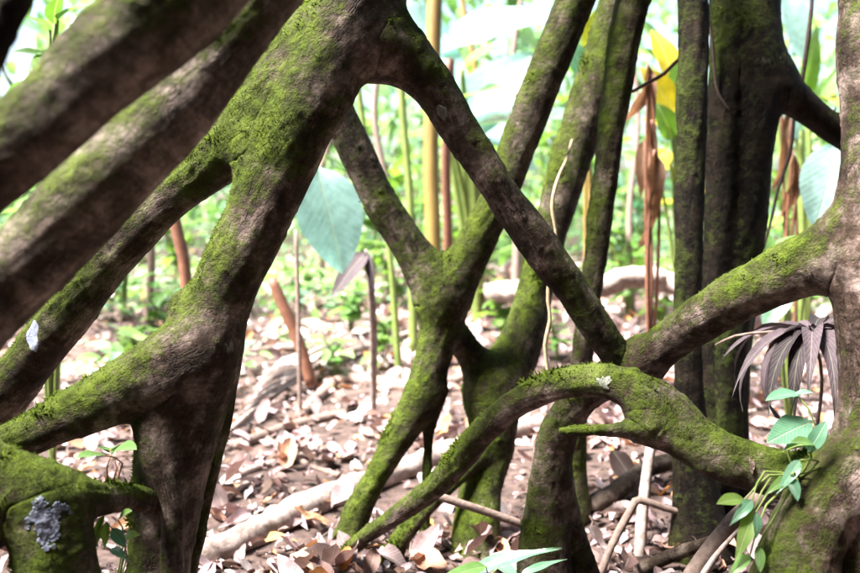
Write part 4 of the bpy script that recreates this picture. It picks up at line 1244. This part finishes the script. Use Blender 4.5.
far = [
    (150, 4.6, 0.45, 5, 34, .16, 'ellipse', 'leaf_fresh', .5, 'low bright green shrub seen between the left prop roots'),
    (95, 5.6, 0.5, 6, 40, .16, 'ellipse', 'leaf_cool', .5, 'low blue green shrub in the left gap between prop roots'),
    (350, 5.2, 0.42, 6, 44, .14, 'ellipse', 'leaf_fresh', .55, 'low leafy green shrub under the left arm of the V'),
    (395, 6.2, 0.6, 6, 44, .17, 'ellipse', 'leaf', .5, 'green shrub right behind the left arm of the V'),
    (300, 6.6, 0.5, 6, 40, .16, 'ellipse', 'leaf_fresh', .5, 'small green shrub right of the leaning trunk, far back'),
    (475, 6.0, 0.75, 6, 40, .19, 'ellipse', 'leaf', .45, 'green shrub framed inside the V of the forked root'),
    (520, 7.5, 1.6, 6, 50, .3, 'ellipse', 'leaf_fresh', .4, 'tall light green shrub seen right of the V, far back'),
    (340, 7.8, 1.9, 6, 54, .34, 'lance', 'leaf_fresh', .35, 'tall pale shrub above the large pale leaf'),
    (410, 9.0, 2.4, 6, 54, .38, 'ellipse', 'leaf_fresh', .4, 'tall bright shrub behind the canes'),
    (630, 6.0, 1.0, 5, 36, .22, 'ellipse', 'leaf_fresh', .45, 'green shrub behind the brown withered leaves'),
    (690, 7.5, 1.9, 6, 46, .3, 'ellipse', 'leaf_yellow', .45, 'yellow green shrub far behind the narrow dark trunk'),
    (640, 8.6, 2.4, 6, 46, .36, 'ellipse', 'leaf_cool', .4, 'tall blue green shrub far behind the yellow leaves'),
    (790, 6.0, 0.9, 5, 36, .22, 'ellipse', 'leaf_fresh', .45, 'light green shrub between the fluted trunk and right edge trunk'),
    (820, 7.8, 2.2, 6, 50, .36, 'lance', 'leaf_fresh', .3, 'tall lance leaved shrub far back at the right edge'),
    (180, 7.2, 0.9, 6, 44, .22, 'ellipse', 'leaf', .45, 'dark green shrub far behind the left prop roots'),
    (50, 4.4, 1.9, 6, 60, .24, 'ellipse', 'leaf_fresh', .45, 'leafy shrub behind the top left corner roots'),
    (120, 6.0, 2.6, 6, 60, .3, 'ellipse', 'leaf_fresh', .45, 'tall pale leafy shrub far back at top left'),
    (560, 4.4, 0.3, 4, 20, .13, 'ellipse', 'leaf_fresh', .5, 'small green plant behind the slim upright stem foot'),
    (745, 4.2, 0.35, 4, 20, .13, 'ellipse', 'leaf_cool', .5, 'small blue green plant right of the fluted trunk foot'),
    (125, 4.0, 0.32, 5, 26, .13, 'ellipse', 'leaf', .5, 'low dark green shrub in the left gap above the stump'),
    (385, 4.3, 0.36, 5, 30, .13, 'ellipse', 'leaf', .5, 'low dark green shrub under the left arm of the V, near litter'),
    (335, 4.0, 0.25, 4, 20, .11, 'ellipse', 'leaf_fresh', .5, 'tiny green shrub on litter below the large pale leaf'),
    (505, 5.0, 0.5, 5, 30, .16, 'ellipse', 'leaf', .45, 'dark green shrub just right of the V crotch'),
    (455, 8.2, 2.3, 6, 56, .34, 'ellipse', 'leaf', .45, 'tall dark green shrub far behind inside the V'),
    (370, 6.6, 1.5, 6, 50, .26, 'ellipse', 'leaf', .45, 'dark green shrub behind the left arm of the V, at eye level'),
    (545, 8.8, 2.5, 6, 56, .36, 'lance', 'leaf', .38, 'tall dark lance leaved shrub far back right of the V'),
    (665, 5.4, 0.6, 5, 34, .17, 'ellipse', 'leaf', .5, 'dark green shrub behind the narrow dark trunk foot'),
    (805, 5.0, 0.5, 5, 30, .16, 'ellipse', 'leaf', .5, 'low dark green shrub behind the withered palmate leaf'),
    (70, 5.2, 2.3, 6, 60, .26, 'ellipse', 'leaf', .45, 'tall dark leafy shrub far back at the top left corner'),
    (790, 8.4, 2.6, 6, 50, .36, 'ellipse', 'leaf', .45, 'tall dark green shrub far back right of the fluted trunk'),
    (620, 7.0, 1.6, 6, 46, .26, 'ellipse', 'leaf', .45, 'dark green shrub far back left of the withered brown leaves'),
]
for i, a in enumerate(far):
    far_shrub(i, *a, seed=100 + i)

# --- low ground cover that nobody could count
gc = Leaves()
pr = [leaf_arrays(L=1, W=.55, shape='ellipse', nl=4, fold=.2, droop=.4, wave=.02, cols=1, seed=s) for s in range(3)]
K = 16000
y = 3.2 + 14 * rng.random(K) ** 1.2
x = (rng.random(K) * 2 - 1) * (y * 0.62 + .5)
P2 = np.stack([x, y, 0 * x], 1)
den = fbm(P2, 0.8, 2, 77) + 0.06 * (y - 6.0) - 0.10 * x / y
keep = den > 0.15
x, y = x[keep], y[keep]
for c in range(3):
    s = np.arange(len(x)) % 3 == c
    n_ = s.sum()
    gc.add_many(pr[c], np.stack([x[s], y[s], ground_z(x[s], y[s]) + 0.03 + 0.16 * rng.random(n_) * (1 + y[s] * .05)], 1), rand_mats(n_, 0.15, 0.35), 0.05 + 0.09 * rng.random(n_), rng.random(n_) * .98)
tag(gc.build('ground_cover', M['leaf_far'], None), 'low green ground cover leaves spread over the far forest floor', 'ground cover', kind='stuff')

# --- the wood beyond, one blurred mass
ff = Leaves()
prf = [leaf_arrays(L=1, W=w_, shape=sh_, nl=4, fold=.25, droop=.7, wave=.02, cols=1, seed=s) for s, (w_, sh_) in enumerate([(.45, 'ellipse'), (.3, 'lance'), (.6, 'ellipse')])]
K = 26000
th = (rng.random(K) * 2 - 1) * 0.85
rr_ = 10 + 16 * rng.random(K)
x, y = rr_ * np.sin(th), rr_ * np.cos(th)
z = 8.0 * rng.random(K) ** 1.35
P3 = np.stack([x, y, z], 1)
keep = fbm(P3, 0.55, 3, 55) - 0.03 * z > -0.12
x, y, z = x[keep], y[keep], z[keep]
for c in range(3):
    s = np.arange(len(x)) % 3 == c
    n_ = s.sum()
    ff.add_many(prf[c], np.stack([x[s], y[s], z[s]], 1), rand_mats(n_, -0.2, 0.5), 0.22 + 0.3 * rng.random(n_), rng.random(n_) * .98)
tag(ff.build('far_forest', M['leaf_far'], None), 'pale sunlit foliage of the far wood', 'forest', kind='stuff')

# --- unseen crown and thickets, added and shaped to keep light off the roots
cn = Leaves()
K = 9000
x = -9 + 18 * rng.random(K); y = -8 + 9.6 * rng.random(K); z = 4.2 + 3.5 * rng.random(K)
K2 = 9000
x2 = -9 + 18 * rng.random(K2); y2 = -6 + 2.6 * rng.random(K2); z2 = 0.05 + 5 * rng.random(K2)
K3 = 6000
x3 = 2.6 + 2.4 * rng.random(K3); y3 = -4 + 6.2 * rng.random(K3); z3 = 0.05 + 6 * rng.random(K3)
K6 = 3500
x6 = -6 + 2.4 * rng.random(K6); y6 = -4 + 4.0 * rng.random(K6); z6 = 0.05 + 3.8 * rng.random(K6)
x, y, z = np.concatenate([x, x2, x3, x6]), np.concatenate([y, y2, y3, y6]), np.concatenate([z, z2, z3, z6])
keep = ~((z > 3.9) & (x < -0.3) & (x > -4.2) & (y > -0.7))     # gap cut along the sun path to light the roots
K4, K5 = 26, 26  # sparse leaves added to thin the sun on roots and twin trunks
x = np.concatenate([x[keep], -4.2 + 3.9 * rng.random(K4), -1.9 + 1.6 * rng.random(K5)])
y = np.concatenate([y[keep], -0.7 + 3.0 * rng.random(K4), 1.0 + 1.4 * rng.random(K5)])
z = np.concatenate([z[keep], 4.0 + 2.0 * rng.random(K4), 4.2 + 1.0 * rng.random(K5)])
for c in range(3):
    s = np.arange(len(x)) % 3 == c
    n_ = s.sum()
    cn.add_many(prf[c], np.stack([x[s], y[s], z[s]], 1), rand_mats(n_, -0.2, 0.5), 0.3 + 0.35 * rng.random(n_), rng.random(n_) * .98)
tag(cn.build('shade_canopy', M['shade_leaf'], None), 'unseen dense foliage overhead and behind the viewer, added for shade', 'forest', kind='stuff')

scene.cycles.max_bounces = 4
scene.cycles.diffuse_bounces = 2
scene.cycles.glossy_bounces = 2
scene.cycles.transmission_bounces = 3
